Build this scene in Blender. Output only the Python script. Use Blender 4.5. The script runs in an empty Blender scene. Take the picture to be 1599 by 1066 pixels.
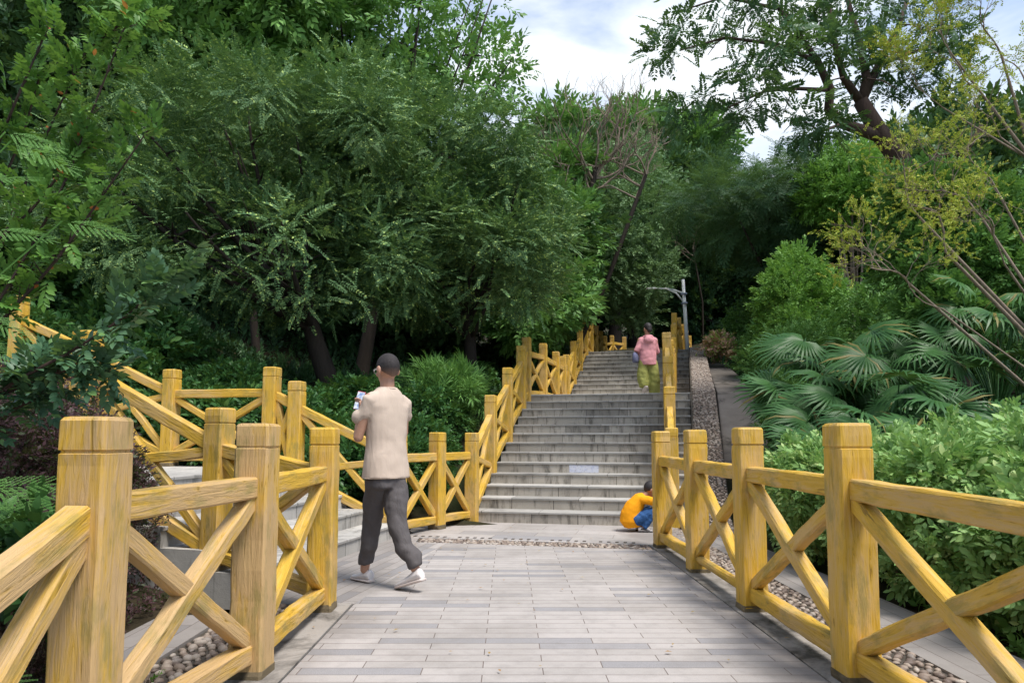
import bpy, math, random
import numpy as np
from mathutils import Vector, Matrix, Quaternion
R = math.radians
scene = bpy.context.scene
C = scene.collection
rnd = random.Random(7)

# ------------------------------------------------------------------ camera
EYE = 1.12
FPX = 1100.0
PITCH = math.atan(0.0913)
cam_d = bpy.data.cameras.new('camera'); cam = bpy.data.objects.new('camera', cam_d); C.objects.link(cam)
cam.location = (0, 0, EYE); cam.rotation_euler = (math.pi/2 + PITCH, 0, 0)
cam_d.sensor_width = 36; cam_d.lens = FPX/1599*36
cam_d.shift_x = 6.5/1599; cam_d.shift_y = 50/1599
cam_d.clip_end = 600; cam_d.clip_start = 0.05
scene.camera = cam

# ------------------------------------------------------------------ world, sun, exposure
SUN_EL, SUN_AZ = R(64), R(134)      # azimuth clockwise from +Y
w = bpy.data.worlds.new('World'); scene.world = w; w.use_nodes = True
nt = w.node_tree; nt.nodes.clear()
out = nt.nodes.new('ShaderNodeOutputWorld')
sky = nt.nodes.new('ShaderNodeTexSky'); sky.sky_type = 'NISHITA'; sky.sun_disc = False
sky.sun_elevation = SUN_EL; sky.sun_rotation = SUN_AZ; sky.air_density = 1.0; sky.dust_density = 0.4
bg = nt.nodes.new('ShaderNodeBackground'); bg.inputs['Strength'].default_value = 0.15
nt.links.new(sky.outputs[0], bg.inputs['Color'])
bc = nt.nodes.new('ShaderNodeBackground'); bc.inputs['Color'].default_value = (0.90, 0.95, 1.0, 1); bc.inputs['Strength'].default_value = 0.78
tc = nt.nodes.new('ShaderNodeTexCoord')
mp = nt.nodes.new('ShaderNodeMapping'); mp.inputs['Scale'].default_value = (1.0, 1.0, 2.6); mp.inputs['Location'].default_value = (0.35, 0.2, 0.1)
nt.links.new(tc.outputs['Generated'], mp.inputs['Vector'])
nz = nt.nodes.new('ShaderNodeTexNoise'); nz.inputs['Scale'].default_value = 2.3; nz.inputs['Detail'].default_value = 7; nz.inputs['Roughness'].default_value = 0.52
nz.inputs['Distortion'].default_value = 0.35
nt.links.new(mp.outputs[0], nz.inputs['Vector'])
mr = nt.nodes.new('ShaderNodeMapRange'); mr.inputs['From Min'].default_value = 0.43; mr.inputs['From Max'].default_value = 0.62
mr.inputs['To Min'].default_value = 0.0; mr.inputs['To Max'].default_value = 1.0
nt.links.new(nz.outputs['Fac'], mr.inputs['Value'])
mx = nt.nodes.new('ShaderNodeMixShader')
nt.links.new(mr.outputs[0], mx.inputs[0]); nt.links.new(bg.outputs[0], mx.inputs[1]); nt.links.new(bc.outputs[0], mx.inputs[2])
nt.links.new(mx.outputs[0], out.inputs['Surface'])
sd = bpy.data.lights.new('sun', 'SUN'); sd.energy = 3.0; sd.angle = R(20); sd.color = (1.0, 0.95, 0.88)
so = bpy.data.objects.new('sun', sd); C.objects.link(so)
sv = Vector((math.sin(SUN_AZ)*math.cos(SUN_EL), math.cos(SUN_AZ)*math.cos(SUN_EL), math.sin(SUN_EL)))
so.rotation_euler = sv.to_track_quat('Z', 'Y').to_euler(); so.location = (5, -5, 20)
vs = scene.view_settings; vs.view_transform = 'Standard'; vs.look = 'None'; vs.gamma = 1; vs.exposure = 0.72; vs.use_curve_mapping = False
scene.render.engine = 'CYCLES'
scene.cycles.max_bounces = 6; scene.cycles.diffuse_bounces = 3; scene.cycles.glossy_bounces = 2; scene.cycles.transmission_bounces = 3

# ------------------------------------------------------------------ materials
def mat(name, build):
    m = bpy.data.materials.new(name); m.use_nodes = True
    t = m.node_tree; t.nodes.clear()
    o = t.nodes.new('ShaderNodeOutputMaterial')
    build(t, o); return m
def N(t, k, **kw):
    n = t.nodes.new(k)
    for a, v in kw.items():
        if a.startswith('i_'): n.inputs[a[2:].replace('_', ' ')].default_value = v
        else: setattr(n, a, v)
    return n
def L(t, a, b): t.links.new(a, b)
def ramp(t, src, stops):
    r = t.nodes.new('ShaderNodeValToRGB'); e = r.color_ramp.elements
    while len(e) < len(stops): e.new(0.5)
    for el, (p, c) in zip(e, stops):
        el.position = p; el.color = (c, c, c, 1) if isinstance(c, (int, float)) else (*c, 1)
    L(t, src, r.inputs['Fac']); return r.outputs['Color']
def mixc(t, f, a, b, mode='MIX'):
    n = t.nodes.new('ShaderNodeMix'); n.data_type = 'RGBA'; n.blend_type = mode
    if isinstance(f, (int, float)): n.inputs[0].default_value = f
    else: L(t, f, n.inputs[0])
    for s, v in ((6, a), (7, b)):
        if isinstance(v, tuple): n.inputs[s].default_value = (*v, 1)
        else: L(t, v, n.inputs[s])
    return n.outputs[2]
def coords(t, scale=(1, 1, 1), rand=True, kind='Object', rot=None):
    c = N(t, 'ShaderNodeTexCoord'); v = c.outputs[kind]
    if rand:
        oi = N(t, 'ShaderNodeObjectInfo'); m = N(t, 'ShaderNodeMath', operation='MULTIPLY'); m.inputs[1].default_value = 37.0
        L(t, oi.outputs['Random'], m.inputs[0])
        ad = N(t, 'ShaderNodeVectorMath', operation='ADD'); L(t, v, ad.inputs[0]); L(t, m.outputs[0], ad.inputs[1]); v = ad.outputs[0]
    mp = N(t, 'ShaderNodeMapping'); mp.inputs['Scale'].default_value = scale
    if rot: mp.inputs['Rotation'].default_value = rot
    L(t, v, mp.inputs['Vector']); return mp.outputs[0]
def noise(t, vec, scale, detail=4, rough=0.55, dist=0.0):
    n = N(t, 'ShaderNodeTexNoise'); n.inputs['Scale'].default_value = scale; n.inputs['Detail'].default_value = detail
    n.inputs['Roughness'].default_value = rough; n.inputs['Distortion'].default_value = dist
    L(t, vec, n.inputs['Vector']); return n.outputs['Fac']
def math_(t, op, a, b=None):
    m = N(t, 'ShaderNodeMath', operation=op)
    for i, v in ((0, a), (1, b)):
        if v is None: continue
        if isinstance(v, (int, float)): m.inputs[i].default_value = v
        else: L(t, v, m.inputs[i])
    return m.outputs[0]
def finish(t, o, col, rough=0.7, bump=None, bs=0.3, bd=0.01, spec=0.4):
    p = N(t, 'ShaderNodeBsdfPrincipled')
    if isinstance(col, tuple): p.inputs['Base Color'].default_value = (*col, 1)
    else: L(t, col, p.inputs['Base Color'])
    if isinstance(rough, (int, float)): p.inputs['Roughness'].default_value = rough
    else: L(t, rough, p.inputs['Roughness'])
    p.inputs['Specular IOR Level'].default_value = spec
    if bump is not None:
        b = N(t, 'ShaderNodeBump'); b.inputs['Strength'].default_value = bs; b.inputs['Distance'].default_value = bd
        L(t, bump, b.inputs['Height']); L(t, b.outputs[0], p.inputs['Normal'])
    L(t, p.outputs[0], o.inputs['Surface']); return p

def painted_wood(name, worn):
    """yellow paint wearing off a cast timber-look surface; grain runs along local X"""
    def f(t, o):
        g = coords(t, (3.2, 34, 34)); g1 = noise(t, g, 1.0, 6, 0.65, 1.6)
        gl = coords(t, (0.5, 7, 7)); g2 = noise(t, gl, 1.0, 3, 0.5, 1.2)
        big = noise(t, coords(t, (1.6, 4, 4)), 1.3, 4, 0.6)
        fine = noise(t, coords(t, (5, 60, 60)), 1.0, 3)
        y = mixc(t, ramp(t, g1, [(0.3, 0.0), (0.65, 1.0)]), (0.51, 0.295, 0.026), (0.70, 0.43, 0.055))
        y = mixc(t, ramp(t, big, [(0.52, 0.0), (0.72, 1.0)]), y, (0.78, 0.49, 0.05))
        tan = mixc(t, g2, (0.36, 0.225, 0.115), (0.62, 0.44, 0.235))
        tan = mixc(t, fine, tan, (0.52, 0.34, 0.17))
        s = math_(t, 'ADD', math_(t, 'MULTIPLY', big, 0.55), math_(t, 'MULTIPLY', g1, 0.45))
        fac = ramp(t, s, [(0.50-worn*0.16, 0.0), (0.62-worn*0.14, 1.0)])
        fac = math_(t, 'MULTIPLY', fac, 0.60+0.34*worn)
        c = mixc(t, fac, y, tan)
        moss = noise(t, coords(t, (2, 5, 5)), 2.1, 5, 0.65)
        c = mixc(t, math_(t, 'MULTIPLY', ramp(t, moss, [(0.52, 0.0), (0.66, 1.0)]), 0.6), c, (0.25, 0.21, 0.06))
        crack = ramp(t, g1, [(0.32, 1.0), (0.38, 0.0)])
        c = mixc(t, math_(t, 'MULTIPLY', crack, 0.6), c, (0.14, 0.08, 0.02))
        h = math_(t, 'ADD', math_(t, 'MULTIPLY', g1, 0.8), math_(t, 'MULTIPLY', fine, 0.35))
        finish(t, o, c, 0.55, h, 0.75, 0.012, 0.35)
    return mat(name, f)
def grime_foot(t, col, z0=0.0, z1=0.10):
    c = N(t, 'ShaderNodeTexCoord'); return col
def stone(name, c1, c2, dark, sc=6.0, stain=0.6, bump=0.4, joints=0.0, streak=True):
    def f(t, o):
        v = coords(t); sp = noise(t, v, 140, 2); n1 = noise(t, v, sc, 6, 0.65)
        c = mixc(t, n1, c1, c2)
        c = mixc(t, math_(t, 'MULTIPLY', sp, 0.35), c, (min(1, c2[0]*1.35), min(1, c2[1]*1.33), min(1, c2[2]*1.3)))
        if streak: n2 = noise(t, coords(t, (5.5, 5.5, 1.3)), 1.6, 6, 0.7, 0.3)
        else: n2 = noise(t, v, 1.7, 7, 0.72, 0.4)
        c = mixc(t, math_(t, 'MULTIPLY', ramp(t, n2, [(0.50, 0.0), (0.66, 1.0)]), stain), c, dark)
        n3 = noise(t, coords(t, (1, 1, 1)), 0.9, 4)
        c = mixc(t, math_(t, 'MULTIPLY', ramp(t, n3, [(0.40, 0.0), (0.7, 1.0)]), stain*0.6), c, tuple(x*1.4 for x in dark))
        h = math_(t, 'ADD', n1, math_(t, 'MULTIPLY', sp, 0.3))
        if joints:
            x = N(t, 'ShaderNodeSeparateXYZ'); L(t, coords(t), x.inputs[0])
            q = math_(t, 'MULTIPLY', x.outputs[0], 1.0/joints)
            q = math_(t, 'ADD', q, math_(t, 'MULTIPLY', noise(t, coords(t, (0.9, 0, 0)), 1.0, 0), 0.6))
            fr = math_(t, 'FRACT', q)
            line = math_(t, 'LESS_THAN', fr, 0.009/joints)
            cell = math_(t, 'FLOOR', q); wn = N(t, 'ShaderNodeTexWhiteNoise'); wn.noise_dimensions = '1D'; L(t, cell, wn.inputs['W'])
            tint = ramp(t, wn.outputs['Value'], [(0.0, 0.72), (0.5, 1.0), (1.0, 1.12)])
            c = mixc(t, 1.0, c, tint, 'MULTIPLY')
            c = mixc(t, math_(t, 'MULTIPLY', line, 0.75), c, (0.035, 0.03, 0.027))
        finish(t, o, c, 0.85, h, bump, 0.012, 0.25)
    return mat(name, f)
def pavers(name, rot=0.0, offs=(0.0, 0.0), bw=0.59, rh=0.103):
    def f(t, o):
        c = N(t, 'ShaderNodeTexCoord'); mp = N(t, 'ShaderNodeMapping'); mp.inputs['Rotation'].default_value = (0, 0, rot); mp.inputs['Location'].default_value = (offs[0], offs[1], 0)
        L(t, c.outputs['Object'], mp.inputs['Vector']); v0 = mp.outputs[0]
        wob = N(t, 'ShaderNodeTexNoise'); wob.inputs['Scale'].default_value = 0.8; L(t, v0, wob.inputs['Vector'])
        vm = N(t, 'ShaderNodeVectorMath', operation='MULTIPLY_ADD'); L(t, wob.outputs['Color'], vm.inputs[0]); vm.inputs[1].default_value = (0.02, 0.012, 0); L(t, v0, vm.inputs[2]); v = vm.outputs[0]
        b = N(t, 'ShaderNodeTexBrick'); b.offset = 0.5; b.inputs['Scale'].default_value = 1.0
        b.inputs['Brick Width'].default_value = bw; b.inputs['Row Height'].default_value = rh
        b.inputs['Mortar Size'].default_value = 0.0028; b.inputs['Mortar Smooth'].default_value = 0.3; b.inputs['Bias'].default_value = 0.0
        b.inputs['Color1'].default_value = (0, 0, 0, 1); b.inputs['Color2'].default_value = (1, 1, 1, 1); b.inputs['Mortar'].default_value = (0.5, 0.5, 0.5, 1)
        L(t, v, b.inputs['Vector'])
        base = ramp(t, b.outputs['Color'], [(0.0, (0.21, 0.205, 0.215)), (0.16, (0.245, 0.238, 0.248)), (0.22, (0.325, 0.298, 0.282)), (0.55, (0.36, 0.330, 0.313)), (1.0, (0.395, 0.362, 0.345))])
        sp = noise(t, v, 170, 2); n1 = noise(t, v, 9, 6, 0.7); n2 = noise(t, v, 0.9, 6, 0.66)
        col = mixc(t, math_(t, 'MULTIPLY', ramp(t, sp, [(0.35, 0.0), (0.7, 1.0)]), 0.28), base, (0.62, 0.58, 0.54))
        col = mixc(t, math_(t, 'MULTIPLY', ramp(t, n1, [(0.48, 0.0), (0.7, 1.0)]), 0.30), col, (0.20, 0.185, 0.175))
        col = mixc(t, math_(t, 'MULTIPLY', ramp(t, n2, [(0.45, 0.0), (0.72, 1.0)]), 0.6), col, (0.20, 0.18, 0.16))
        # grime gathers along the kerbs
        sx = N(t, 'ShaderNodeSeparateXYZ'); L(t, c.outputs['Object'], sx.inputs[0])
        e = math_(t, 'ABSOLUTE', math_(t, 'SUBTRACT', sx.outputs[0], 0.21))
        e = math_(t, 'ADD', e, math_(t, 'MULTIPLY', math_(t, 'SUBTRACT', n2, 0.5), 0.9))
        col = mixc(t, math_(t, 'MULTIPLY', ramp(t, math_(t, 'MULTIPLY', e, 0.5), [(0.50, 0.0), (0.66, 1.0)]), 0.45), col, (0.14, 0.125, 0.115))
        gap = ramp(t, b.outputs['Fac'], [(0.2, 0.0), (0.8, 1.0)])
        jc = mixc(t, noise(t, v, 3, 2), (0.05, 0.04, 0.035), (0.16, 0.11, 0.09))
        col = mixc(t, math_(t, 'MULTIPLY', gap, 0.85), col, jc)
        h = math_(t, 'ADD', math_(t, 'MULTIPLY', gap, -1.0), math_(t, 'MULTIPLY', n1, 0.25))
        finish(t, o, col, 0.72, h, 0.5, 0.006, 0.3)
    return mat(name, f)
def leafmat(name, a, b, c=None, transl=0.28, cs=0.9, rough=0.5, young=None):
    def f(t, o):
        g = N(t, 'ShaderNodeNewGeometry'); rn = g.outputs['Random Per Island']
        n = noise(t, coords(t, rand=True), cs, 3)
        f1 = math_(t, 'ADD', math_(t, 'MULTIPLY', rn, 0.55), math_(t, 'MULTIPLY', ramp(t, n, [(0.35, 0.0), (0.65, 1.0)]), 0.45))
        col = mixc(t, f1, a, b)
        if c is not None: col = mixc(t, math_(t, 'GREATER_THAN', rn, 1.0-(young or 0.06)), col, c)
        d = N(t, 'ShaderNodeBsdfPrincipled'); L(t, col, d.inputs['Base Color']); d.inputs['Roughness'].default_value = rough
        d.inputs['Specular IOR Level'].default_value = 0.25
        tr = N(t, 'ShaderNodeBsdfTranslucent'); L(t, mixc(t, 0.5, col, (0.14, 0.22, 0.02)), tr.inputs['Color'])
        m = N(t, 'ShaderNodeMixShader'); m.inputs[0].default_value = transl
        L(t, d.outputs[0], m.inputs[1]); L(t, tr.outputs[0], m.inputs[2]); L(t, m.outputs[0], o.inputs['Surface'])
    return mat(name, f)
def bark(name, a, b):
    def f(t, o):
        n = noise(t, coords(t, (6, 6, 1.2)), 3.0, 6, 0.65, 0.5)
        finish(t, o, mixc(t, n, a, b), 0.9, n, 0.8, 0.03, 0.2)
    return mat(name, f)
def plain(name, c, rough=0.6, var=0.12, sc=25, bump=0.1, spec=0.4, fold=False):
    def f(t, o):
        n = noise(t, coords(t), sc, 4)
        col = mixc(t, n, tuple(x*(1-var) for x in c), tuple(min(1, x*(1+var)) for x in c))
        h = n
        if fold: h = math_(t, 'ADD', math_(t, 'MULTIPLY', noise(t, coords(t, (1, 1, 0.45), rot=(0, 0.5, 0)), 11, 3, 0.5, 0.8), 1.0), math_(t, 'MULTIPLY', n, 0.05))
        finish(t, o, col, rough, h, bump, 0.03 if fold else 0.005, spec)
    return mat(name, f)

M = {}
M['rail'] = painted_wood('yellow_timber_paint', 0.25)
M['rail_worn'] = painted_wood('worn_yellow_timber_paint', 0.84)
M['rail_mid'] = painted_wood('part_worn_yellow_timber_paint', 0.3)
M['grime'] = stone('post_foot_grime', (0.09, 0.07, 0.045), (0.22, 0.17, 0.10), (0.03, 0.028, 0.02))
M['step'] = stone('granite_step', (0.32, 0.29, 0.245), (0.47, 0.43, 0.37), (0.09, 0.08, 0.066), 7, 0.8, 0.4, joints=0.62)
M['tread'] = stone('granite_tread', (0.31, 0.30, 0.28), (0.44, 0.425, 0.40), (0.13, 0.125, 0.115), 7, 0.5, 0.4, joints=0.9, streak=False)
M['sidestep'] = stone('pale_side_step', (0.34, 0.325, 0.30), (0.50, 0.48, 0.45), (0.11, 0.105, 0.095), 7, 0.6, 0.4, joints=0.7)
M['conc'] = stone('stained_concrete', (0.22, 0.20, 0.18), (0.36, 0.33, 0.30), (0.055, 0.05, 0.042), 5, 0.95, 0.6, streak=False)
M['wallconc'] = stone('retaining_concrete', (0.085, 0.072, 0.062), (0.22, 0.195, 0.175), (0.028, 0.024, 0.018), 2.6, 1.0, 1.0, streak=False)
M['slab'] = stone('grey_slab', (0.22, 0.215, 0.225), (0.40, 0.39, 0.40), (0.07, 0.066, 0.062), 11, 0.9, 0.9, streak=False)
M['mortar'] = stone('dark_mortar', (0.05, 0.042, 0.035), (0.10, 0.085, 0.07), (0.03, 0.028, 0.02), 8, 0.6, 0.5, streak=False)
def pebmat(t, o):
    g = N(t, 'ShaderNodeNewGeometry'); rn = g.outputs['Random Per Island']
    col = ramp(t, rn, [(0.0, (0.12, 0.09, 0.075)), (0.3, (0.26, 0.20, 0.16)), (0.65, (0.38, 0.31, 0.25)), (0.9, (0.50, 0.44, 0.38)), (1.0, (0.17, 0.15, 0.14))])
    n = noise(t, coords(t), 30, 4); col = mixc(t, math_(t, 'MULTIPLY', n, 0.5), col, (0.16, 0.12, 0.10))
    finish(t, o, col, 0.6, n, 0.2, 0.004, 0.4)
M['pebble'] = mat('river_pebble', pebmat)
M['path'] = pavers('granite_pavers', 0, (0.113+0.0, 0.03))
AL = R(12.3)
M['path_turn'] = pavers('granite_pavers_turned', R(90)+AL-R(0), (0.2, 0.1))
M['garden'] = pavers('garden_slabs', R(90), (0.3, 0.02), 0.9, 0.125)
M['slabs_far'] = pavers('granite_far_slabs', AL, (0.1, 0.3), 0.9, 0.30)
def soilf(t, o):
    v = coords(t, rand=False); n = noise(t, v, 3, 8, 0.7); n2 = noise(t, v, 0.35, 3)
    c = mixc(t, n, (0.018, 0.014, 0.009), (0.075, 0.055, 0.035)); c = mixc(t, ramp(t, n2, [(0.4, 0.0), (0.6, 1.0)]), c, (0.018, 0.03, 0.010))
    finish(t, o, c, 0.95, n, 1.0, 0.05, 0.1)
M['soil'] = mat('soil', soilf)
M['leaf_acacia'] = leafmat('acacia_leaf', (0.046, 0.121, 0.048), (0.190, 0.316, 0.115), (0.391, 0.529, 0.149), 0.15, 0.9, 0.6, young=0.09)
M['leaf_dark'] = leafmat('dark_forest_leaf', (0.029, 0.078, 0.033), (0.084, 0.177, 0.055), None, 0.2, 0.35)
M['leaf_mid'] = leafmat('mid_forest_leaf', (0.085, 0.205, 0.053), (0.205, 0.399, 0.097), None, 0.28, 0.5)
M['leaf_grey'] = leafmat('greyish_leaf', (0.106, 0.199, 0.083), (0.246, 0.388, 0.166), None, 0.25, 0.6)
M['leaf_bright'] = leafmat('bright_leaf', (0.116, 0.265, 0.043), (0.232, 0.450, 0.093), None, 0.35, 0.8)
M['leaf_flame'] = leafmat('feathery_leaf', (0.034, 0.089, 0.044), (0.085, 0.177, 0.069), None, 0.3, 0.6)
M['leaf_hedge'] = leafmat('hedge_leaf', (0.18, 0.36, 0.10), (0.40, 0.60, 0.22), (0.52, 0.66, 0.26), 0.35, 1.1, 0.5, young=0.12)
M['leaf_back'] = leafmat('glossy_shrub_leaf', (0.027, 0.089, 0.027), (0.076, 0.189, 0.048), (0.128, 0.253, 0.062), 0.25, 0.8, 0.4, young=0.06)
M['leaf_palm'] = leafmat('palm_leaf', (0.024, 0.085, 0.024), (0.078, 0.185, 0.055), (0.22, 0.19, 0.06), 0.22, 0.8, 0.42, young=0.05)
M['leaf_yellow'] = leafmat('yellowish_leaf', (0.294, 0.373, 0.046), (0.559, 0.590, 0.093), (0.466, 0.311, 0.062), 0.35, 0.9, young=0.08)
M['leaf_myrtle'] = leafmat('myrtle_leaf', (0.062, 0.178, 0.034), (0.186, 0.373, 0.070), (0.600, 0.186, 0.062), 0.35, 1.2, 0.45, young=0.008)
M['leaf_shade'] = leafmat('bluish_leaf', (0.042, 0.112, 0.060), (0.098, 0.194, 0.090), (0.150, 0.283, 0.090), 0.22, 1.2, 0.4, young=0.08)
M['leaf_fern'] = leafmat('mimosa_leaf', (0.086, 0.230, 0.050), (0.201, 0.416, 0.101), None, 0.35, 1.0)
M['leaf_red'] = leafmat('purple_leaf', (0.046, 0.021, 0.025), (0.121, 0.060, 0.067), (0.052, 0.069, 0.029), 0.2, 1.2, young=0.2)
M['leaf_pink'] = leafmat('croton_leaf', (0.55, 0.36, 0.20), (0.75, 0.48, 0.38), (0.30, 0.42, 0.10), 0.3, 1.2, young=0.35)
M['leaf_dry'] = leafmat('fallen_leaf', (0.345, 0.253, 0.057), (0.322, 0.138, 0.057), None, 0.1, 1.2)
M['bark_dark'] = bark('dark_bark', (0.016, 0.012, 0.010), (0.050, 0.040, 0.032))
M['bark_warm'] = bark('warm_bark', (0.035, 0.024, 0.021), (0.12, 0.080, 0.066))
M['bark_pale'] = bark('pale_twig', (0.15, 0.11, 0.085), (0.33, 0.26, 0.20))

# ------------------------------------------------------------------ helpers
def link(name, me, m, parent=None):
    o = bpy.data.objects.new(name, me); C.objects.link(o)
    if m is not None: me.materials.append(m)
    if parent is not None: o.parent = parent
    return o
def tag(o, label=None, cat=None, group=None, kind=None):
    if label: o['label'] = label
    if cat: o['category'] = cat
    if group: o['group'] = group
    if kind: o['kind'] = kind
    return o
def thing(name, label, cat, loc=(0, 0, 0), rz=0.0, group=None):
    o = bpy.data.objects.new(name, None); C.objects.link(o); o.empty_display_size = 0.2
    o.location = loc; o.rotation_euler = (0, 0, rz)
    return tag(o, label, cat, group)
def mesh(name, V, F, m=None, parent=None, smooth=False):
    me = bpy.data.meshes.new(name); me.from_pydata([tuple(v) for v in V], [], F)
    if smooth: me.polygons.foreach_set('use_smooth', [True]*len(me.polygons))
    me.update(); return link(name, me, m, parent)
def np_mesh(name, V, T, m=None, parent=None, smooth=False):
    me = bpy.data.meshes.new(name); V = np.ascontiguousarray(V, dtype=np.float32); T = np.ascontiguousarray(T, dtype=np.int32)
    me.vertices.add(len(V)); me.vertices.foreach_set('co', V.ravel())
    me.loops.add(T.size); me.loops.foreach_set('vertex_index', T.ravel())
    me.polygons.add(len(T)); me.polygons.foreach_set('loop_start', np.arange(len(T), dtype=np.int32)*3)
    try: me.polygons.foreach_set('loop_total', np.full(len(T), 3, dtype=np.int32))
    except Exception: pass
    if smooth: me.polygons.foreach_set('use_smooth', np.ones(len(T), dtype=bool))
    me.update(calc_edges=True); return link(name, me, m, parent)

class MB:
    """collects shapes into one mesh"""
    def __init__(s): s.V = []; s.F = []
    def add(s, V, F):
        b = len(s.V); s.V += [tuple(v) for v in V]; s.F += [tuple(i+b for i in f) for f in F]
    def box(s, x0, x1, y0, y1, z0, z1):
        s.add([(x0,y0,z0),(x1,y0,z0),(x1,y1,z0),(x0,y1,z0),(x0,y0,z1),(x1,y0,z1),(x1,y1,z1),(x0,y1,z1)],
              [(0,3,2,1),(4,5,6,7),(0,1,5,4),(1,2,6,5),(2,3,7,6),(3,0,4,7)])
    def tube(s, pts, rad, sides=6, cap=True):
        pts = [Vector(p) for p in pts]; n = len(pts); V = []; F = []
        up = Vector((0.13, 0.21, 0.97)); side = None
        for i, p in enumerate(pts):
            d = (pts[min(i+1, n-1)] - pts[max(i-1, 0)]); d = d.normalized() if d.length > 1e-9 else Vector((0, 0, 1))
            if side is None: side = d.cross(up); side = side if side.length > 0.05 else d.cross(Vector((1, 0, 0)))
            side = (side - d*side.dot(d)).normalized(); s2 = d.cross(side)
            r = rad[i]
            a, b = (r if isinstance(r, tuple) else (r, r))
            for k in range(sides):
                an = 2*math.pi*k/sides; V.append(p + side*math.cos(an)*a + s2*math.sin(an)*b)
        for i in range(n-1):
            for k in range(sides):
                k2 = (k+1) % sides; F.append((i*sides+k, i*sides+k2, (i+1)*sides+k2, (i+1)*sides+k))
        if cap: F.append(tuple(range(sides-1, -1, -1))); F.append(tuple((n-1)*sides+k for k in range(sides)))
        s.add(V, F)
    def ell(s, c, r, rot=None, seg=12, rings=8):
        c = Vector(c); V = []; F = []
        Q = rot if rot is not None else Matrix.Identity(3)
        V.append(c + Q @ Vector((0, 0, r[2])))
        for i in range(1, rings):
            a = math.pi*i/rings
            for k in range(seg):
                b = 2*math.pi*k/seg; V.append(c + Q @ Vector((r[0]*math.sin(a)*math.cos(b), r[1]*math.sin(a)*math.sin(b), r[2]*math.cos(a))))
        V.append(c + Q @ Vector((0, 0, -r[2]))); last = len(V)-1
        for k in range(seg): F.append((0, 1+k, 1+(k+1) % seg))
        for i in range(rings-2):
            for k in range(seg): a0 = 1+i*seg+k; a1 = 1+i*seg+(k+1) % seg; F.append((a0, a0+seg, a1+seg, a1))
        o = 1+(rings-2)*seg
        for k in range(seg): F.append((last, o+(k+1) % seg, o+k))
        s.add(V, F)
    def build(s, name, m=None, parent=None, smooth=False): return mesh(name, s.V, s.F, m, parent, smooth)

def swing(s): return 0.045*min(1.5, max(0.0, s-4.08))+0.036*max(0.0, s-5.58)     # the upper flight drifts to the right
def latr(s): return 2.88+0.037*max(0.0, s)-swing(s)                                 # the cobbled ramp runs straight beside it
def stair_pt(s, lat, z=0.0):      # frame of the main staircase
    t = Vector((math.sin(AL), math.cos(AL), 0)); wv = Vector((math.cos(AL), -math.sin(AL), 0))
    return Vector((-0.47, 9.59, 0)) + t*s + wv*(lat + swing(s)) + Vector((0, 0, z))
def side_pt(d, v, z=0.0):         # frame of the side staircase
    return Vector((-1.92, 5.15, 0)) + Vector((-math.cos(AL), math.sin(AL), 0))*d + Vector((math.sin(AL), math.cos(AL), 0))*v + Vector((0, 0, z))
RISE = 0.15; TREAD = 0.34; LAND1 = 4.45

# ------------------------------------------------------------------ terrain
def smooth(a, b, x): t = np.clip((x-a)/(b-a), 0, 1); return t*t*(3-2*t)
def terrain_h(x, y):
    x = np.asarray(x, float); y = np.asarray(y, float)
    base = np.interp(y, [-20, -3, 2.0, 2.6, 8.8, 13.5, 18, 21.8, 40, 70, 160], [-2.5, -1.2, -0.55, -0.06, -0.06, 1.75, 2.0, 3.6, 6.5, 13, 30])
    wob = 0.10*np.sin(x*0.9+y*0.5)*np.sin(y*0.7-x*0.3)
    left = smooth(8.9, 11, y)*0.13*np.clip(-0.8-x, 0, 30)
    lh = smooth(4.6, 5.6, y)*0.42*np.clip(-3.9-x, 0, 5.5)
    lh = np.maximum(lh, smooth(1.5, 5, y)*0.12*np.clip(-1.8-x, 0, 6))
    right = smooth(5, 11, y)*0.16*np.clip(x-3.2-0.2*(y-9), 0, 30)
    h = base + np.maximum(left, lh) + right + wob*smooth(1.5, 4, np.abs(x-0.3)+np.clip(y-9, 0, 9)*0.1)
    # keep it under the paved corridor
    t = np.array([math.sin(AL), math.cos(AL)]); wv = np.array([math.cos(AL), -math.sin(AL)])
    dx = x+0.47; dy = y-9.59; s = dx*t[0]+dy*t[1]; lat = dx*wv[0]+dy*wv[1]
    sh = np.interp(s, [-30, 0, 12*TREAD, 12*TREAD+LAND1, 23*TREAD+LAND1, 60], [0, 0, 13*RISE, 13*RISE, 25*RISE, 25*RISE+0.3])
    inside = smooth(-0.8, -0.15, lat)*(1-smooth(4.3, 5.2, lat))*smooth(-0.5, 0.3, s)*(1-smooth(12, 16, s))
    h = h*(1-inside) + (sh-0.22)*inside
    ux = x+1.92; uy = y-5.15; d = -ux*math.cos(AL)+uy*math.sin(AL); v = ux*math.sin(AL)+uy*math.cos(AL)
    sh2 = np.interp(d, [0, 1.32, 3.05, 5.4, 7], [0, 0.775, 0.775, 1.86, 1.9])
    ins2 = smooth(-0.4, 0, d)*smooth(-0.5, -0.05, v)*(1-smooth(3.3, 3.7, v))*(1-smooth(6.4, 7.2, d))
    h = h*(1-ins2) + np.minimum(h, sh2-0.22)*ins2
    plaza = (smooth(-2.2, -1.8, x)*(1-smooth(2.7, 3.2, x)))*(smooth(2.2, 2.5, y)*(1-smooth(8.9, 9.5, y)))
    return h*(1-plaza) + np.minimum(h, -0.06)*plaza
def gh(x, y): return float(terrain_h(x, y))
xs = np.unique(np.concatenate([np.arange(-140, -14, 6.0), np.arange(-14, 16, 0.22), np.arange(16, 150, 6.0)]))
ys = np.unique(np.concatenate([np.arange(-20, -1, 1.5), np.arange(-1, 26, 0.22), np.arange(26, 165, 4.0)]))
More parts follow.
